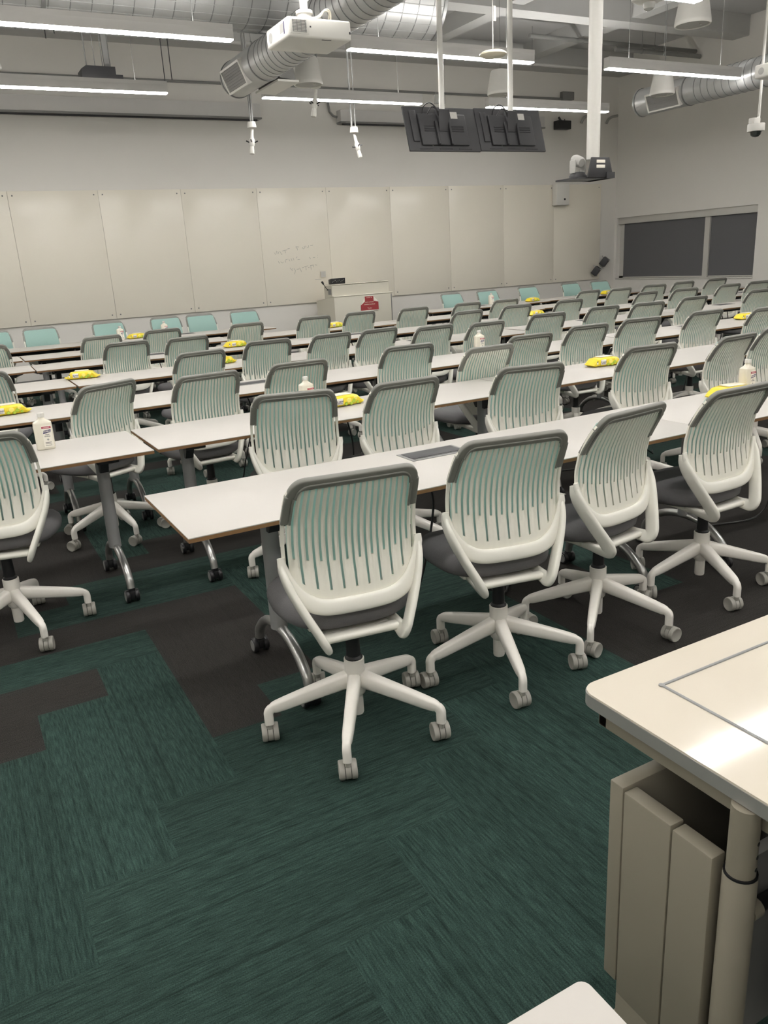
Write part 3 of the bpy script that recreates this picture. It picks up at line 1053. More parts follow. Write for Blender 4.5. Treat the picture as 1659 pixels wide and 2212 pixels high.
# ------------------------------------------------------------------ yellow wipe packs
def make_pack(logo):
    r = empty('wipe_pack')
    L_, D_, H_ = .155, .105, .058
    sv, sf = [], []
    secs = [(-.115, .062, .004), (-.100, .094, .010), (-.086, .104, .034), (-.072, .104, .052), (-.04, .108, .057), (0, .108, .058), (.04, .108, .057), (.072, .104, .051), (.086, .104, .033), (.100, .094, .010), (.115, .062, .004)]
    rn = random.Random(11)
    n_ = 16
    for x, wd, h in secs:
        for k in range(n_):
            th = 2 * PI * k / n_
            c_, s_ = math.cos(th), math.sin(th)
            y = math.copysign(abs(c_) ** .55, c_) * wd / 2
            z = (math.copysign(abs(s_) ** .55, s_) * .5 + .5) * h
            zz = z + (0.014 if h < .02 else 0) * (1 if h < .006 else .5)
            jit = (rn.random() - .5) * .005 if h > .02 and z > .01 else 0
            sv.append((x, y + jit, max(0, zz + jit * .5)))
    K = len(secs)
    for i in range(K - 1):
        for k in range(n_):
            sf.append((i * n_ + k, i * n_ + (k + 1) % n_, (i + 1) * n_ + (k + 1) % n_, (i + 1) * n_ + k))
    sf.append(tuple(range(n_))[::-1])
    sf.append(tuple((K - 1) * n_ + k for k in range(n_)))
    p = MB()
    p.add(sv, sf)
    p.build('wrapper', M_['yellow'], r, angle=30)
    MB().box(-.045, .045, -.03, .03, .056, .0615, .004).build('lid', M_['wlid'], r)
    pr = MB()
    yf = -.0555
    for (x, z, rad, mi) in ((.012, .030, .014, 1), (.040, .024, .012, 0), (.052, .038, .010, 1), (-.004, .014, .009, 0), (.025, .012, .009, 0), (.062, .014, .008, 0)):
        pr.lathe([(0, -.0012), (rad * .8, -.001), (rad, 0.002)], 14, (x, yf, z), 'Y', mi)
    pr.build('lemon_print', [M_['wgreen'], M_['wlemon']], r)
    lg = MB()
    lg.box(-.058, -.022, yf - .0012, yf + .003, .014, .046, .001, 0)
    mb_text(lg, 'Lysol', .017, T(-.040, yf - .002, .031) @ Matrix.Rotation(R(-0), 4, 'Y') @ FACE_NEG_Y, 1, True, .2)
    lg.box(-.054, -.027, yf - .002, yf, .019, .0215, 0, 1)
    lg.build('logo', [M_['label'], M_['navy']], r)
    MB().box(-.084, -.076, -.0535, -.0505, .018, .032, 0, 0).box(-.084, -.076, -.0537, -.0505, .032, .038, 0, 1).build('code_mark', [M_['label'], M_['ink']], r)
    return r


packs = [(.27, 5.45, 6, 'yellow wipes pack cut by left picture edge, third row table'),
         (.95, 6.93, -12, 'yellow wipes pack beside the table seam at left, fourth row'),
         (2.21, 10.70, 10, 'small yellow wipes pack at left on the farthest table row'),
         (2.70, 8.22, 8, 'yellow wipes pack on fifth row table between two grey-rimmed chair backs, left half'),
         (2.10, 6.85, 8, 'yellow wipes pack mostly hidden behind a third row chair back'),
         (1.95, 4.13, 8, 'yellow wipes pack near the picture centre behind the foremost chairs'),
         (4.42, 9.40, 12, 'yellow wipes pack between two chairs below the podium'),
         (8.56, 10.55, 6, 'yellow wipes pack on farthest table in front of teal chairs at right'),
         (6.70, 8.20, 8, 'yellow wipes pack half hidden right of a fifth row chair'),
         (4.00, 4.16, -4, 'yellow wipes pack on second row table right of centre'),
         (3.56, 2.76, -6, 'large yellow wipes pack beside sanitizer bottle on nearest right table'),
         (10.25, 10.62, 10, 'tiny yellow wipes pack far right on farthest table below window'),
         (7.25, 5.52, -6, 'yellow wipes pack near right picture edge on third row table')]
pk = make_pack(True)
km_p = kid_map(pk)
for k, (x, y, a, lb) in enumerate(packs):
    o = pk if k == 0 else copy_tree(pk, km_p)
    o.location = (x, y, TZ + .0005)
    o.rotation_euler = (0, 0, R(a))
    o.scale = (1.27, 1.2, 1.12) if k == 10 else (1.2, 1.1, 1.08)
    tag(o, lb, 'wipes pack', 'yellow disinfectant wipe packs on the tables')


# ------------------------------------------------------------------ sanitizer bottles
def make_bottle():
    r = empty('sanitizer_bottle')
    sv, sf = [], []
    secs = [(0.0, .040, .024), (.004, .043, .027), (.125, .043, .027), (.132, .041, .025), (.142, .026, .018), (.150, .015, .014), (.158, .0125, .0125)]
    n_ = 24
    for z, a, b_ in secs:
        for k in range(n_):
            th = 2 * PI * k / n_
            c_, s_ = math.cos(th), math.sin(th)
            e = .5 if z < .14 else .9
            sv.append((math.copysign(abs(c_) ** e, c_) * a, math.copysign(abs(s_) ** e, s_) * b_, z))
    K = len(secs)
    for i in range(K - 1):
        for k in range(n_):
            sf.append((i * n_ + k, i * n_ + (k + 1) % n_, (i + 1) * n_ + (k + 1) % n_, (i + 1) * n_ + k))
    sf.append(tuple(range(n_))[::-1])
    sf.append(tuple((K - 1) * n_ + k for k in range(n_)))
    p = MB()
    p.add(sv, sf)
    p.build('bottle_body', M_['bottle'], r)
    c = MB()
    c.lathe([(0, .157), (.0155, .157), (.0165, .159), (.0165, .174), (.015, .177), (0, .177)], 20)
    c.build('cap', M_['wplas'], r)
    l = MB()
    yf = -.0275
    x0, x1, xc = -.006, .036, .015
    l.box(x0, x1, yf - .0008, yf, .012, .118, 0, 0)
    l.box(x0, x1, yf - .0014, yf, .103, .113, .0004, 1)
    l.box(x0 + .006, x1 - .006, yf - .0018, yf, .1072, .1090, 0, 0)
    l.prism([(x0 + .003, .078), (x0 + .006, .093), (x1 - .002, .098), (x1 - .004, .084)], yf - .0014, yf, 'Y', 2)
    mb_text(l, 'PURELL', .0098, T(xc, yf - .0018, .0885) @ Matrix.Rotation(R(-6), 4, 'Y') @ FACE_NEG_Y, 0, True, .2)
    mb_text(l, 'Hand', .0085, T(xc, yf - .0012, .073) @ FACE_NEG_Y, 3, True)
    mb_text(l, 'Sanitizer', .0078, T(xc, yf - .0012, .065) @ FACE_NEG_Y, 3, True)
    for z, h in ((.034, .002), (.028, .0018), (.020, .0018)):
        l.box(xc - .014, xc + .014, yf - .0012, yf, z, z + h, 0, 3)
    l.lathe([(0, -.001), (.005, -.001), (.005, 0)], 14, (xc, yf, .049), 'Y', 4)
    l.build('label', [M_['label'], M_['red'], M_['navy'], M_['ink'], M_['lgrey']], r, flat=True)
    return r


bottles = [(.345, 4.14, -6, 'milky sanitizer bottle behind the chair cut by left picture edge'),
           (1.775, 4.22, 5, 'white sanitizer bottle behind the centre second row chair rim'),
           (3.97, 5.60, -4, 'white sanitizer bottle in front of a fourth row chair, right of centre'),
           (3.72, 2.80, 3, 'milky sanitizer bottle right of large yellow pack, nearest right table'),
           (1.99, 10.60, 4, 'small white bottle left of yellow pack on farthest table'),
           (2.60, 10.80, 8, 'small white bottle before the teal chairs at left, farthest table'),
           (7.91, 10.80, -5, 'tiny white bottle before second teal chair right of podium')]
bt = make_bottle()
km_b = kid_map(bt)
for k, (x, y, a, lb) in enumerate(bottles):
    o = bt if k == 0 else copy_tree(bt, km_b)
    o.location = (x, y, TZ + .0005)
    o.rotation_euler = (0, 0, R(a))
    if a in (-6,):
        pass
    tag(o, lb, 'bottle', 'hand sanitizer bottles on the tables')

# ------------------------------------------------------------------ instructor desk at lower right
dk = empty('instructor_desk', (.925, .60, 0))
DX, DY = 1.35, 1.60      # desk runs right and toward the viewer
dz = .73


def rounded(x0, x1, y0, y1, rad, n=8):
    out = []
    for cx, cy_, a0 in ((x1 - rad, y1 - rad, 0), (x0 + rad, y1 - rad, 90), (x0 + rad, y0 + rad, 180), (x1 - rad, y0 + rad, 270)):
        for k in range(n + 1):
            a = R(a0 + 90 * k / n)
            out.append((cx + rad * math.cos(a), cy_ + rad * math.sin(a)))
    return out


xl, yf_ = 0.0, .403
p = MB()
p.prism(rounded(xl, DX, yf_ - DY, yf_, .035), dz - .004, dz, 'Z')
p.build('desktop', M_['desk'], dk)
MB().prism(rounded(xl - .0015, DX + .0015, yf_ - DY - .0015, yf_ + .0015, .036), dz - .028, dz - .0035, 'Z').build('edge_band', M_['band'], dk)
# raised lid outline (flip-up panel)
g = MB()
gx0, gy1 = .130, yf_ - .082
g.tube([(gx0, gy1 - .9, dz + .0005), (gx0, gy1, dz + .0005)], (.0022, .0035), 8, ref=(0, 0, 1))
g.tube([(gx0, gy1, dz + .0005), (DX - .13, gy1, dz + .0005)], (.0022, .0035), 8, ref=(0, 0, 1))
g.lathe([(0, -.001), (.006, -.001), (.006, .002), (.003, .003), (0, .003)], 12, (gx0, gy1, dz))
g.build('lid_seam', M_['galvd'], dk)
sk = MB()
sk.box(.022, .05, yf_ - DY + .03, yf_ - .03, dz - .072, dz - .028, .004)
sk.box(.022, DX - .03, yf_ - .055, yf_ - .03, dz - .072, dz - .028, .004)
sk.build('apron', M_['dpanel'], dk)
# side enclosure with open top
BX0, BX1 = -.020, .40
BY0, BY1 = .072, .295
bt_ = .600
bx = MB().box(BX0, BX0 + .032, BY0 + .083, BY1 - .034, .13, bt_ - .006, .003)
bx.build('side_panel', M_['dpanel'], dk)
bx = MB().box(BX0 + .001, BX0 + .033, BY0, BY0 + .081, .13, bt_ - .012, .003)
bx.build('side_panel', M_['dpanel'], dk)
b2 = MB().box(BX0, BX1, BY1 - .032, BY1, .155, bt_, .003)
b2.build('rear_panel', M_['dpanel'], dk)
bx = MB().box(BX0 + .004, BX0 + .03, BY0, BY1 - .03, .046, .126, .003)
bx.build('toe_panel', M_['dpanel'], dk)
b3 = MB().box(BX0 + .033, BX1, BY0, BY1 - .033, .16, .18).box(BX1 - .02, BX1, BY0, BY1 - .033, .18, bt_ - .02).box(BX0 + .033, BX1 - .02, BY0 - .02, BY0, .18, bt_ - .03)
b3.build('tray', M_['mgrey'], dk)
po = MB()
pxx, pyy = .008, .040
po.lathe([(0, .045), (.0265, .045), (.0265, .570), (.0245, .573), (0, .573)], 28, (pxx, pyy, 0))
post = po.build('post', M_['dpanel'], dk)
pu = MB()
pu.lathe([(0, .56), (.0225, .56), (.0225, dz - .03), (0, dz - .03)], 28, (pxx, pyy, 0))
pu.build('inner_tube', M_['dpanel'], post)
MB().lathe([(.0222, .5735), (.0258, .5735), (.0258, .577), (.0222, .577)], 28, (pxx, pyy, 0)).build('collar', M_['black'], post)
hl = MB()
for zz in (.592, .615, .640):
    th = R(-75)
    Mx = T(pxx + .0225 * math.cos(th), pyy + .0225 * math.sin(th), zz) @ Matrix.Rotation(th, 4, 'Z')
    hl.lathe([(0, 0.0006), (.0036, .0006), (.0036, -.002)], 12, (0, 0, 0), 'X', 0, Mx)
hl.build('adjustment_hole', M_['black'], post)
MB().box(-.03, .07, -.30, .29, 0, .045, .008).build('foot', M_['dpanel'], dk)
MB().tube([(pxx + .02, pyy - .005, .49), (pxx + .042, pyy - .005, .49)], .016, 14, ref=(0, 0, 1)).tube([(pxx + .04, pyy - .005, .49), (DX - .1, pyy - .005, .49)], .0125, 14, ref=(0, 0, 1), mi=1).build('stretcher', [M_['dpanel'], M_['black']], dk)
p2 = MB().lathe([(0, .045), (.0265, .045), (.0265, dz - .03), (0, dz - .03)], 24, (DX - .08, pyy, 0))
p2.build('post', M_['dpanel'], dk)
MB().box(DX - .13, DX - .03, -.30, .29, 0, .045, .008).build('foot', M_['dpanel'], dk)
MB().box(.06, DX - .10, -.06, -.045, .25, dz - .03).build('modesty_panel', M_['dgrey'], dk)
tag(dk, 'cream glossy instructor desk with rounded corner at lower right', 'desk')
# louvred equipment box under it
lv = empty('louvred_cabinet', (1.32, .53, 0))
MB().box(-.26, .22, .0, .06, .02, .36, .006).build('cabinet_body', M_['dgrey'], lv)
for k in range(10):
    zz = .05 + k * .031
    MB().box(-.25, .21, -.018, .004, zz, zz + .019, .003, 0, T(0, 0, 0)).build('louvre', M_['dpanel'], lv)
tag(lv, 'grey louvred equipment panel under the instructor desk', 'cabinet')

# second desk whose corner shows at the bottom edge
d2 = empty('side_table', (.497, .521, 0))
MB().prism(rounded(-1.0, 0, -.62, 0, .012, 5), dz - .004, dz, 'Z').build('tabletop', M_['lam'], d2)
MB().prism(rounded(-1.0005, .0005, -.6205, .0005, .0125, 5), dz - .03, dz - .0035, 'Z').build('edge_band', M_['wlid'], d2)
for sx, sy_ in ((-.94, -.56), (-.94, -.06), (-.06, -.56), (-.06, -.06)):
    MB().cyl((sx, sy_, 0), (sx, sy_, dz - .03), .02, n=14).build('leg', M_['silver'], d2)
tag(d2, 'cream table whose corner shows at the bottom picture edge', 'table')

# ------------------------------------------------------------------ podium
pd = empty('podium', (6.21, 12.0, 0))
bod = MB()
bod.prism([(0, 0), (0, .985), (.03, .985), (.70, .915), (.70, 0)], -.54, .54, 'X', bev=.006)
bod.build('cabinet', M_['podium'], pd)
MB().prism([(.055, .985), (.055, 1.165), (.085, 1.172), (.35, 1.15), (.35, .95), (.055, .985)][:5], -.54, .51, 'X').build('riser', M_['podium'], pd)
MB().box(-.55, .52, .045, .37, 1.1705, 1.180, .004).build('riser_top', M_['board'], pd)
MB().box(-.55, .55, -.01, .055, .985, .999, .004).build('ledge', M_['board'], pd)
MB().box(-.546, -.539, .09, .19, 1.02, 1.11).build('side_vent', M_['mgrey'], pd)
MB().box(.515, .53, -.004, .0, .1, .97).build('door_seam', M_['mgrey'], pd)
tag(pd, 'cream presenter podium with raised back against the whiteboard', 'podium')
sg = empty('warning_sign', (6.21 + .10, 11.992, .80))
s1 = MB()
s1.prism([(-.165, -.065), (.165, -.065), (.165, .06), (.075, .075), (.075, .155), (-.085, .155), (-.085, .075), (-.165, .02)], -.004, 0, 'Y', 0)
s1.build('sheet', M_['psign'], sg)
s2 = MB()
s2.prism([(-.165, .022), (-.088, .077), (-.088, .150)], -.006, -.004, 'Y')
s2.prism([(.078, .152), (.165, .062), (.078, .078)], -.006, -.004, 'Y')
s2.box(-.17, .17, -.003, 0, -.078, -.066)
s2.build('curled_corner', M_['label'], sg)
s3 = MB()
for zc, words, h in ((.137, (-.055, -.025, -.018, .02, .027, .055), .010), (.064, (-.085, -.03, -.02, .005, .015, .075), .014),
                     (.028, (-.10, -.01, .0, .10), .016), (-.026, (-.05, -.015, -.008, .045), .008), (-.044, (-.03, .03), .008)):
    for w0, w1 in zip(words[::2], words[1::2]):
        x = w0
        while x < w1 - .004:
            s3.box(x, x + .0045, -.0052, -.0045, zc - h / 2, zc + h / 2 - (.003 if int(x * 1000) % 3 else 0))
            x += .0085
s3.build('lettering', M_['wlid'], sg)
tag(sg, 'dark red paper sign with white lettering on podium front', 'sign')
cp_ = empty('control_panel', (5.82, 12.16, 1.181))
MB().prism([(-.02, 0), (.07, 0), (.07, .075), (-.03, .09)], -.12, .14, 'X', bev=.004).build('panel_case', M_['black'], cp_)
mk = MB()
for k in range(9):
    mk.box(-.10 + k * .025, -.088 + k * .025, -.0335, -.026, .03 + .012 * (k % 3), .04 + .012 * (k % 3))
mk.build('button', M_['mgrey'], cp_)
tag(cp_, 'black control panel standing on top of the podium', 'control panel')
gm = empty('gooseneck_microphone', (5.655, 12.22, 1.10))
MB().lathe([(0, .0), (.02, 0), (.02, .012), (0, .012)], 14).build('mount', M_['black'], gm)
MB().tube(smooth_path([(0, 0, .01), (-.03, 0, .04), (-.075, 0, .11)], 6), .006, 8).build('neck', M_['black'], gm)
MB().tube([(-.07, 0, .10), (-.08, 0, .118), (-.092, 0, .138), (-.096, 0, .145)], lambda t: (.012 + .006 * math.sin(t * PI),) * 2, 12).build('microphone_head', M_['black'], gm)
tag(gm, 'black gooseneck microphone leaning off left end of podium', 'microphone')
gm.location = (5.665, 12.2, 1.0)
gm.location.z = 1.09
nc = MB().box(-.045, .045, -.001, .001, 0, .095).build('paper_notice', M_['sticker'], None, (5.90, 12.84, 1.29))
tag(nc, 'small pale paper notice on whiteboard above the control panel', 'notice')

# ------------------------------------------------------------------ ducts
def ring(mb, c, r, axis, w=.012, t=.008, n=40, mi=0):
    mb.lathe([(r - .002, -w), (r + t, -w), (r + t, w), (r - .002, w)], n, c, axis, mi)


dbig = empty('round_duct', (1.0, 8.55, 4.24))
m_ = MB()
rad = .45
xs0, xs1 = -4.1, 4.42
prof = [(rad, xs0), (rad, xs1)]
m_.lathe([(rad, xs0)] + [(rad, xs0 + (xs1 - xs0) * k / 10) for k in range(1, 10)] + [(rad, xs1), (rad - .02, xs1), (rad - .02, xs1 - .01), (0, xs1 - .012)], 48, (0, 0, 0), 'X')
m_.build('duct_body', M_['galv'], dbig)
sm = MB()
x = xs0 + .05
while x < xs1:
    ring(sm, (x, 0, 0), rad, 'X', .004, .005, 48)
    x += .185
sm.build('spiral_seam', M_['galvd'], dbig)
rb = MB()
for k in range(30):
    a = 2 * PI * k / 30
    rb.tube([(xs0, (rad + .001) * math.cos(a), (rad + .001) * math.sin(a)), (xs1, (rad + .001) * math.cos(a), (rad + .001) * math.sin(a))], .005, 6)
rb.build('stiffening_rib', M_['galv'], dbig)
for xx in (xs1 - .01, .35):
    fl_ = MB()
    ring(fl_, (xx, 0, 0), rad, 'X', .018, .02, 48)
    fl_.build('flange', M_['galvd'], dbig)
for xx in (-2.5, -.6, 1.4, 3.4):
    for sy_ in (-1, 1):
        MB().cyl((xx, sy_ * (rad + .003), 0), (xx, sy_ * (rad + .003), ZC - 4.24), .006, n=6).build('hanger_rod', M_['mgrey'], dbig)
tag(dbig, 'large round galvanised duct running across the ceiling at upper left', 'air duct')


def branch(x, side, name, lb, y0=3.6, y1=9.6):
    r = empty(name, (x, 0, 3.56))
    rd = .19
    p = MB()
    p.lathe([(rd, y0), (rd, y1 - .02), (rd - .03, y1), (0, y1)], 36, (0, 0, 0), 'Y')
    p.build('duct_body', M_['galv'], r)
    s = MB()
    y = y0 + .05
    while y < y1 - 1.1:
        ring(s, (0, y, 0), rd, 'Y', .003, .004, 36)
        y += .115
    ring(s, (0, y1 - .05, 0), rd, 'Y', .012, .008, 36)
    ring(s, (0, y1 - .95, 0), rd, 'Y', .010, .008, 36)
    s.build('spiral_seam', M_['galvd'], r)
    gr = MB()
    th = R(205)
    Mx = Matrix.Rotation(R(-22), 4, 'Y')
    gr.box(-rd - .014, -rd + .06, 8.85, 9.45, -.125, -.105, 0, 0, Mx).box(-rd - .014, -rd + .06, 8.85, 9.45, .105, .125, 0, 0, Mx)
    gr.box(-rd - .014, -rd + .06, 8.85, 8.875, -.11, .11, 0, 0, Mx).box(-rd - .014, -rd + .06, 9.425, 9.45, -.11, .11, 0, 0, Mx)
    gr.build('register_frame', M_['wplas'], r)
    sl = MB()
    sl.box(-rd - .004, -rd + .05, 8.87, 9.43, -.11, .11, 0, 0, Mx)
    for k in range(9):
        zz = -.1 + k * .025
        sl.box(-rd - .010, -rd - .003, 8.87, 9.43, zz, zz + .006, 0, 0, Mx)
    sl.build('register_grille', M_['grille'], r)
    if side:
        pl = MB()
        pl.prism([(rd - .06, -.16), (rd + .12, -.18), (rd + .10, .0), (rd - .06, .08)], 8.62, 9.25, 'Y')
        po_ = pl.build('register_box', M_['grille'], r)
        MB().box(rd - .09, rd + .15, 8.6, 9.27, -.20, -.18).build('register_plate', M_['wplas'], po_)
    for yy in (4.5, 6.3, 7.6, 9.3):
        MB().cyl((0, yy, rd - .005), (0, yy, ZC - 3.56), .005, n=6).build('hanger_rod', M_['mgrey'], r)
    tag(r, lb, 'air duct')
    return r


branch(3.5, True, 'branch_duct', 'spiral branch duct with grille passing behind the white projector')
branch(9.98, False, 'branch_duct', 'spiral branch duct with white grille at the upper right', 3.6, 9.75)

# ------------------------------------------------------------------ ceiling pipes and conduits
def pipe(name, pts, r, mname, lb, cat='pipe', hang=None):
    root = empty(name, pts[0])
    o = Vector(pts[0])
    MB().tube([Vector(p) - o for p in pts], r, 12, ref=(0, 0, 1)).build('pipe_run', M_[mname], root)
    if hang:
        for p in hang:
            hb = MB().cyl(Vector(p) - o, Vector((p[0], p[1], ZC)) - o, .004, n=6)
            ring(hb, Vector(p) - o, r, 'X', .008, .006, 16)
            hb.build('hanger', M_['mgrey'], root)
    tag(root, lb, cat)
    return root


pipe('ceiling_pipe', [(8.9, 11.05, 4.70), (12.60, 11.05, 4.70)], .035, 'mgrey', 'dark upper pipe running into the right wall', hang=[(10.0, 11.05, 4.70), (11.6, 11.05, 4.70)])
pipe('ceiling_pipe', [(10.6, 10.95, 4.60), (12.60, 10.95, 4.60)], .035, 'mgrey', 'dark lower pipe running into the right wall', hang=[(11.2, 10.95, 4.60)])
pipe('sprinkler_pipe', [(-3.0, 11.6, 4.45), (11.2, 11.6, 4.45)], .022, 'lgrey', 'thin pale sprinkler pipe crossing below the ceiling beams', hang=[(1.5, 11.6, 4.45), (4.5, 11.6, 4.45), (7.3, 11.6, 4.45), (9.4, 11.6, 4.45)])
pipe('wall_conduit', [(-3.0, 12.87, 4.18), (11.3, 12.87, 4.22)], .02, 'mgrey', 'long grey conduit along the top of the back wall', 'conduit')
cjb = MB().box(-.12, .12, -.09, 0, -.05, .10, .01).build('conduit_box', M_['mgrey'], None, (5.9, 12.895, 4.23))
tag(cjb, 'grey junction box on the wall conduit above second screen case', 'junction box')
cjb = MB().box(-.14, .14, -.09, 0, -.03, .11, .01).build('conduit_box', M_['mgrey'], None, (11.25, 12.895, 4.23))
tag(cjb, 'grey junction box at right end of the wall conduit', 'junction box')

# projection screen cases on the back wall
def screen_case(x0, x1, zt, zb, lb):
    r = empty('projection_screen_case', ((x0 + x1) / 2, Y1 - .09, zb))
    h = (x1 - x0) / 2
    MB().box(-h, h, -.07, .088, .045, zt - zb, .006).build('case', M_['fix'], r)
    MB().box(-h - .01, h + .01, -.08, .088, .02, .045, .004).build('lower_lip', M_['mgrey'], r)
    MB().box(-h + .05, h - .05, -.03, .01, 0, .022).build('screen_slot', M_['black'], r)
    tag(r, lb, 'projection screen', 'screen cases on the back wall')


screen_case(-.6, 5.0, 3.92, 3.68, 'long projection screen case on back wall at upper left')
screen_case(6.38, 10.62, 3.88, 3.66, 'projection screen case on back wall behind the hanging displays')
pipe('screen_cable', [(6.28, 12.86, 4.18), (6.22, 12.86, 4.0), (6.24, 12.86, 3.86), (6.30, 12.86, 3.80), (6.37, 12.86, 3.78)], .018, 'mgrey', 'grey cable loop feeding left end of the second screen case', 'cable')

# hung junction box upper left
jb = empty('hung_equipment_box', (2.3, 11.0, 3.78))
MB().prism([(-.24, 0), (.24, 0), (.24, .045), (.16, .045), (.16, .13), (-.18, .13), (-.24, .09)], -.12, .12, 'Y', bev=.004).build('box', M_['dgrey'], jb)
for xx, rr_ in ((-.15, .008), (-.05, .005), (.04, .005), (.13, .005)):
    MB().cyl((xx, 0, .12), (xx, 0, ZC - 3.78), rr_, n=8).build('hanger_rod', M_['mgrey'], jb)
MB().box(.06, .12, -.02, .02, .12, ZC - 3.78).build('hanger_channel', M_['mgrey'], jb)
tag(jb, 'dark grey equipment box hung on rods above far left light', 'equipment box')
for k, (x, y, z, nm) in enumerate(((1.18, 9.3, 3.9, 'first'), (1.55, 9.8, 3.9, 'second'), (3.05, 10.9, 3.75, 'third'))):
    hr = MB().cyl((0, 0, 0), (0, 0, ZC - z), .006, n=6).cyl((.09, 0, .05), (.09, 0, ZC - z), .006, n=6).build('hanger_rods', M_['dgrey'], None, (x, y, z))
    tag(hr, ['leftmost pair of thin dark ceiling hanger rods above the light', 'pair of thin dark hanger rods left of hung equipment box', 'pair of thin dark hanger rods right of hung equipment box'][k], 'hanger rod')

# ------------------------------------------------------------------ pendant speakers
def make_speaker():
    r = empty('pendant_speaker')
    p = MB()
    p.lathe([(0, .30), (.05, .30), (.11, .285), (.125, .26), (.165, .04), (.168, .015), (.16, 0), (.15, .004), (.15, .012), (0, .012)], 32)
    p.build('speaker_shell', M_['wplas'], r)
    MB().lathe([(0, .009), (.149, .009), (.149, .012), (0, .012)], 32).build('grille', M_['lgrey'], r)
    MB().lathe([(0, .0), (.012, .0), (.012, .009), (0, .009)], 12, (.05, -.05, 0)).build('badge', M_['wplas'], r)
    MB().cyl((0, 0, .29), (0, 0, ZC - 3.46), .0025, n=6).build('hanging_cable', M_['mgrey'], r)
    return r


sp_ = make_speaker()
km_s = kid_map(sp_)
for k, (x, y, lb) in enumerate(((4.22, 9.2, 'round white pendant speaker below the projector'), (6.93, 9.2, 'round white pendant speaker between the two display poles'),
                                (9.33, 8.72, 'round white pendant speaker in front of the right duct'), (6.78, 6.0, 'large round white pendant speaker at upper right, by the top light'),
                                (.84, 9.2, 'round white pendant speaker cut by left picture edge'))):
    o = sp_ if k == 0 else copy_tree(sp_, km_s)
    o.location = (x, y, 3.46)
    tag(o, lb, 'speaker', 'round pendant speakers')

# ------------------------------------------------------------------ projectors
def make_projector():
    r = empty('ceiling_projector')
    b = MB().box(-.24, .24, 0, .40, 0, .125, .016, seg=3)
    bo = b.build('case', M_['wplas'], r)
    g = MB().box(-.225, -.085, -.006, .004, .02, .115, .003)
    g.build('vent_frame', M_['wplas'], bo)
    v = MB()
    for k in range(9):
        v.box(-.21, -.105, -.009, -.005, .03 + k * .0085, .034 + k * .0085)
    for k in range(4):
        v.box(-.205 + k * .03, -.203 + k * .03, -.0095, -.005, .03, .104)
    v.build('vent', M_['mgrey'], bo)
    MB().box(-.214, -.10, -.0055, -.003, .028, .108).build('vent_recess', M_['ink'], bo)
    MB().box(-.2412, -.239, .06, .075, .03, .105, 0, 1).box(-.2411, -.239, .075, .14, .045, .10, 0, 2).build('side_label', [M_['label'], M_['navy'], M_['lgrey']], bo)
    lb = MB()
    lb.lathe([(0, -.2412), (.032, -.2412), (.032, -.239)], 20, (0, .32, .06), 'X', 2)
    lb.build('speaker_grille', [M_['label'], M_['navy'], M_['lgrey']], bo)
    MB().box(.02, .09, .02, .03, -.002, .002).build('lower_slot', M_['ink'], bo)
    MB().box(-.078, -.068, -.002, .002, .062, .072).box(.222, .232, -.002, .002, .04, .055).build('lock_mark', M_['ink'], bo)
    m2 = MB().box(-.14, .12, .1, .30, .125, .14, .004)
    m2.lathe([(0, .14), (.07, .14), (.07, .165), (.05, .175), (.05, .19), (.06, .195), (.06, .215), (.028, .22), (.028, ZC - 3.0), (0, ZC - 3.0)], 20, (-.02, .2, 0))
    m2.build('mount', M_['wplas'], r)
    c = MB()
    c.tube(smooth_path([(-.02, .16, .165), (.05, .14, .17), (.11, .12, .215), (.15, .13, .20), (.155, .15, .135)], 6), .006, 8)
    c.tube(smooth_path([(-.01, .15, .16), (.06, .12, .165), (.09, .10, .20), (.13, .11, .19), (.13, .14, .13)], 6), .005, 8)
    c.build('signal_cable', M_['cable_w'], r)
    return r


pj = make_projector()
km_j = kid_map(pj)
pj.location = (2.69, 5.6, 2.995)
tag(pj, 'white ceiling projector with vent, in front of the big duct', 'projector', 'ceiling projectors')
o = copy_tree(pj, km_j)
o.location = (7.94, 5.6, 3.045)
tag(o, 'white ceiling projector cut by the right picture edge', 'projector', 'ceiling projectors')

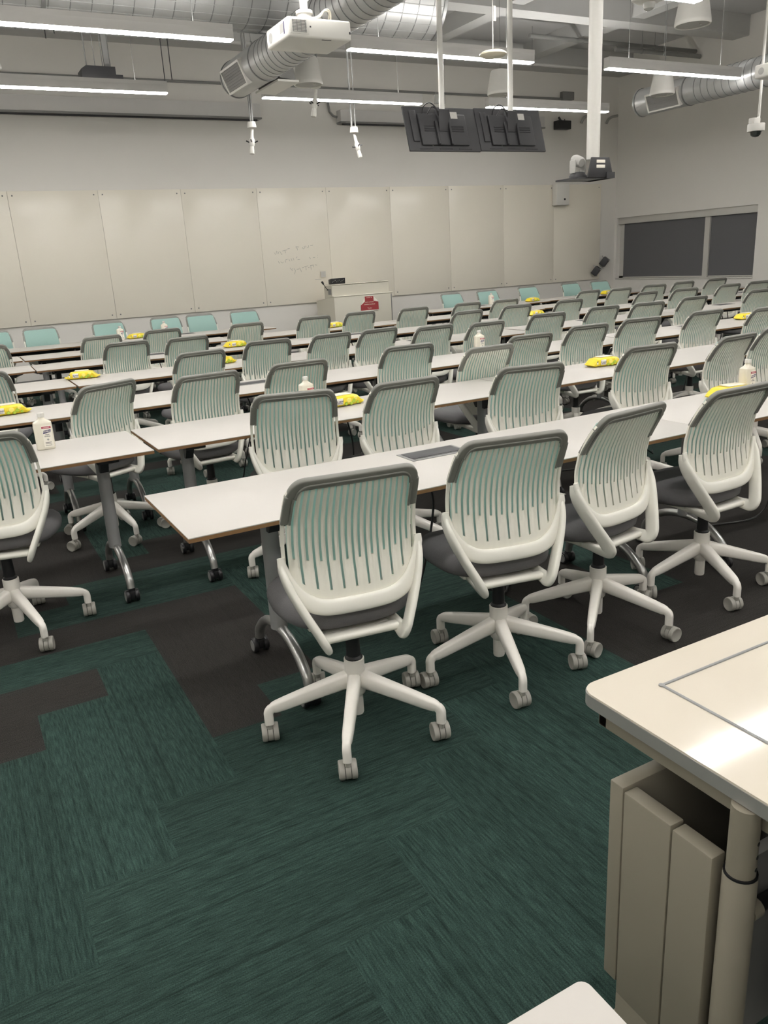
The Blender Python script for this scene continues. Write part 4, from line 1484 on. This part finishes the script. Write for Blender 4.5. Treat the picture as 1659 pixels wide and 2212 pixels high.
# ------------------------------------------------------------------ twin displays on poles (backs to us)
def make_display():
    r = empty('hanging_display')
    tilt = Matrix.Rotation(R(-17), 4, 'X')
    b = MB().box(-.545, .545, .0, .03, -.565, .0, .006, 0, tilt)
    b.box(-.36, .36, -.035, .0, -.50, -.10, .012, 0, tilt)
    b.box(-.47, -.38, -.02, 0, -.45, -.06, .006, 0, tilt)
    b.build('screen_case', M_['disp'], r)
    v = MB()
    for zz in (-.27, -.30, -.33):
        v.box(-.30, .30, -.040, -.034, zz, zz + .012, 0, 0, tilt)
    for xx in (-.40, -.1, .2):
        v.box(xx, xx + .2, -.004, .0, -.545, -.53, 0, 0, tilt)
    v.build('vent_strip', M_['black'], r)
    MB().box(-.50, -.02, .0305, .031, -.55, -.012, 0, 0, tilt).box(-.02, .50, .0305, .031, -.55, -.012, 0, 0, tilt).build('screen_glass', M_['dome'], r)
    MB().box(-.08, .08, -.13, -.03, -.36, -.04, .008).build('mount_box', M_['disp2'], r)
    for xx in (-.135, .06):
        MB().box(xx, xx + .03, -.07, -.03, -.50, -.20, .004, 0, tilt).build('mount_bracket', M_['disp2'], r)
    MB().box(.13, .235, -.039, -.036, -.16, -.075, 0, 0, tilt).build('rating_sticker', M_['sticker'], r)
    MB().box(-.2, -.185, -.004, -.0005, -.50, -.485, 0, 0, tilt).build('white_tag', M_['label'], r)
    po = MB()
    po.lathe([(0, -.09), (.042, -.09), (.042, -.04), (.035, -.035), (.035, (ZC - 2.985) / .8), (0, (ZC - 2.985) / .8)], 18, (0, -.08, 0))
    po.build('pole', M_['wplas'], r)
    c = MB()
    c.tube(smooth_path([(-.06, -.10, -.10), (-.13, -.12, -.02), (-.20, -.10, .03), (-.27, -.07, -.01), (-.28, -.04, -.10)], 6), .008, 8)
    c.tube(smooth_path([(-.06, -.10, -.14), (-.12, -.13, -.05), (-.17, -.1, -.02), (-.22, -.06, -.10)], 6), .007, 8)
    c.build('cable', M_['black'], r)
    return r


M_['disp'] = mat('dark_display_plastic', lin(50, 50, 52), 0.55, noise=0.05, nscale=20)
M_['disp2'] = mat('display_mount_steel', lin(42, 42, 44), 0.5, noise=0.05, nscale=20)
ds = make_display()
km_d = kid_map(ds)
ds.location = (4.935, 7.6, 2.98)
ds.scale = (.8, .8, .8)
tag(ds, 'dark display back on white pole, left of the hanging pair', 'display', 'displays hung back to us')
o = copy_tree(ds, km_d)
o.location = (5.81, 7.6, 2.988)
tag(o, 'dark display back on white pole, right of the hanging pair', 'display', 'displays hung back to us')

# ------------------------------------------------------------------ camera on its shelf
sh = empty('camera_shelf', (3.74, 4.0, 1.93))
MB().lathe([(0, .11), (.040, .11), (.040, ZC - 1.93), (0, ZC - 1.93)], 24, (.02, .05, 0)).build('pole', M_['wplas'], sh)
b = MB()
b.prism([(-.075, .0), (.135, .0), (.10, .115), (-.045, .115)], -.012, .0, 'Y', 0, .003)
b.prism([(-.15, -.006), (.14, -.006), (.14, .004), (-.15, .004)], .0, .20, 'Y')
b.box(.075, .14, -.02, .20, -.006, .03)
b.build('shelf', M_['disp2'], sh)
for zz in (.09, .062):
    MB().box(-.008, .062, -.015, -.012, zz - .008, zz + .010, .002).build('label_plate', M_['label'], sh)
tag(sh, 'black camera shelf at the foot of the thick white ceiling pole', 'shelf')
pc = empty('conference_camera', (3.665, 4.08, 1.934))
pc.scale = (.70, .70, .70)
MB().lathe([(0, 0), (.075, 0), (.075, .02), (.06, .045), (.045, .05), (0, .05)], 24).build('camera_base', M_['disp2'], pc)
for sx in (-1, 1):
    MB().box(sx * .059 - .009, sx * .059 + .009, -.035, .035, .04, .15, .008).build('yoke_arm', M_['lgrey'], pc)
Mx = T(0, 0, .14) @ Matrix.Rotation(R(20), 4, 'X')
MB().lathe([(0, -.055), (.035, -.055), (.045, -.04), (.048, .03), (.04, .055), (0, .06)], 24, (0, 0, 0), 'Y', 0, Mx).build('camera_head', M_['lgrey'], pc)
MB().lathe([(0, .06), (.028, .06), (.028, .07), (0, .07)], 18, (0, 0, 0), 'Y', 0, Mx).build('lens', M_['dome'], pc)
tag(pc, 'grey pan-tilt conference camera standing on the black shelf', 'camera')

# ------------------------------------------------------------------ dome camera, detector, access point
dm = empty('dome_camera', (8.12, 6.25, 2.61))
MB().lathe([(0, .0), (.085, .0), (.088, .01), (.088, .07), (.085, .075), (0, .075)], 24).build('housing', M_['wplas'], dm)
MB().lathe([(0, -.058), (.03, -.052), (.05, -.035), (.06, 0), (0, .0)], 24).build('dome', M_['dome'], dm)
MB().box(-.085, .02, -.035, .035, .075, .13, .006).tube(smooth_path([(.0, 0, .11), (.03, 0, .15), (.032, 0, .2), (.034, 0, ZC - 2.6)], 5), .014, 12).build('bracket', M_['wplas'], dm)
tag(dm, 'white dome security camera hanging at the right picture edge', 'camera')
sd = empty('smoke_detector', (5.17, 5.0, 3.26))
MB().lathe([(0, .07), (.12, .07), (.132, .05), (.13, .02), (.09, .0), (.05, -.005), (0, -.005)], 28).build('detector_body', M_['wplas'], sd)
MB().lathe([(0, -.062), (.02, -.058), (.038, -.045), (.046, -.02), (.047, -.004), (0, -.004)], 20).build('clear_bubble', M_['clear'], sd)
MB().box(.02, .07, -.128, -.118, .02, .045).build('red_mark', M_['red'], sd)
MB().cyl((0, 0, .07), (0, 0, ZC - 3.26), .012, n=10).build('drop_pipe', M_['wplas'], sd)
tag(sd, 'white round detector with clear bubble at the top edge', 'smoke detector')
ap = empty('wireless_access_point', (4.45, 6.0, 3.07))
MB().lathe([(0, 0), (.09, .0), (.112, .012), (.112, .022), (.09, .036), (.04, .045), (0, .045)], 28).build('puck', M_['wlid'], ap)
MB().cyl((0, 0, .045), (0, 0, ZC - 3.07), .0045, n=8).build('cord', M_['wplas'], ap)
MB().box(.008, .034, -.004, .004, .26, .37, .003).build('cord_tag', M_['label'], ap)
tag(ap, 'white puck-shaped access point hanging before the display poles', 'access point')


# ------------------------------------------------------------------ hanging microphones
def make_mic():
    r = empty('hanging_microphone')
    MB().lathe([(0, .0), (.06, .0), (.06, .02), (.05, .07), (0, .07)], 16).build('canopy', M_['wplas'], r)
    MB().cyl((-.02, 0, .06), (-.02, 0, 1.8), .009, n=8).build('drop_rod', M_['mgrey'], r)
    MB().cyl((.03, 0, .06), (.03, 0, 1.8), .014, n=8).build('drop_rod', M_['mgrey'], r)
    Mx = T(0, 0, -.02) @ Matrix.Rotation(R(12), 4, 'Y')
    MB().lathe([(0, -.30), (.03, -.30), (.034, -.28), (.028, -.24), (.024, -.21), (.035, -.19), (.036, -.13), (.022, -.10), (.018, .0), (0, .0)], 18, (0, 0, 0), 'Z', 0, Mx).build('microphone_body', M_['wplas'], r)
    for k in range(4):
        a = R(20 + 90 * k)
        q = MB()
        q.tube([Mx @ Vector((.03 * math.cos(a), .03 * math.sin(a), -.16)), Mx @ Vector((.075 * math.cos(a), .075 * math.sin(a), -.15 + .01 * (k % 2)))], .008, 8)
        q.build('rubber_peg', M_['black'], r)
    return r


mc = make_mic()
km_m = kid_map(mc)
for k, (x, y, z, a, lb) in enumerate(((4.0, 10.55, 3.22, 40, 'white hanging microphone below the grille of the branch duct'), (4.45, 9.5, 3.50, 10, 'white hanging microphone crossing the light left of the displays'), (5.47, 10.55, 3.19, 160, 'white hanging microphone just left of the dark displays'))):
    o = mc if k == 0 else copy_tree(mc, km_m)
    o.location = (x, y, z)
    o.rotation_euler = (0, 0, R(a))
    if k == 0:
        pass
    tag(o, lb, 'microphone', 'hanging microphones')
ex = empty('clear_light_box', (6.84, 10.5, 3.58))
MB().box(-.08, .08, -.03, .03, 0, .12, .008).build('lens_box', M_['clear'], ex)
MB().box(-.06, .06, -.02, .02, .12, .15).cyl((0, 0, .14), (0, 0, ZC - 3.58), .012, n=8).cyl((.05, 0, .14), (.05, 0, ZC - 3.58), .006, n=8).build('hanger', M_['mgrey'], ex)
tag(ex, 'small clear lamp box on a rod behind the left display pole', 'lamp')

# ------------------------------------------------------------------ wall devices
ws = empty('wall_speaker', (11.09, 12.80, 3.68))
MB().box(-.16, .16, -.08, .06, 0, .15, .01).build('speaker_case', M_['black'], ws)
MB().cyl((-.03, 0, .15), (-.03, .06, .22), .02, n=10).cyl((.08, .02, .14), (.08, .02, .19), .008, n=8).build('bracket', M_['dgrey'], ws)
tag(ws, 'black box speaker mounted high on the back wall right of displays', 'speaker')
for k, (x, lb) in enumerate(((11.63, 'bent grey conduit stub on back wall, left one beside white pole'), (12.28, 'bent grey conduit stub near the corner, right of the white pole'))):
    st = MB().tube(smooth_path([(0, -.03, 0), (.03, -.05, .07), (.12, -.06, .12), (.26, -.06, .145)], 6), .024, 12).build('conduit_stub', M_['lgrey'], None, (x, 12.9, 3.82))
    tag(st, lb, 'conduit', 'bent conduit stubs on the wall')
wd = empty('wall_sensor', (11.07, 12.86, 2.33))
MB().box(-.16, .16, -.14, .0, 0, .39, .012).build('sensor_case', M_['wplas'], wd)
MB().box(.02, .06, -.1425, -.139, .09, .125).build('sensor_window', M_['ink'], wd)
tag(wd, 'white boxy sensor mounted on top right corner of the whiteboards', 'sensor')
for k, (x, y, z, lb) in enumerate(((12.02, 12.78, 1.05, 'dark cube speaker, lower left of the two by the corner'), (12.28, 12.82, 1.22, 'dark cube speaker, upper right of the two by the corner'))):
    c = empty('cube_speaker', (x, y, z))
    Mx = Matrix.Rotation(R(35), 4, 'Z') @ Matrix.Rotation(R(38), 4, 'X')
    MB().box(-.075, .075, -.06, .06, -.085, .085, .006, 0, Mx).build('speaker_case', M_['dgrey'], c)
    MB().box(-.07, .07, -.062, -.05, .07, .088, 0, 0, Mx).build('top_edge', M_['lgrey'], c)
    MB().tube([(0, .02, .06), (.01, .06, .10), (.01, 12.9 - y, .12)], .012, 8).build('bracket', M_['lgrey'], c)
    tag(c, lb, 'speaker', 'cube speakers by the corner')
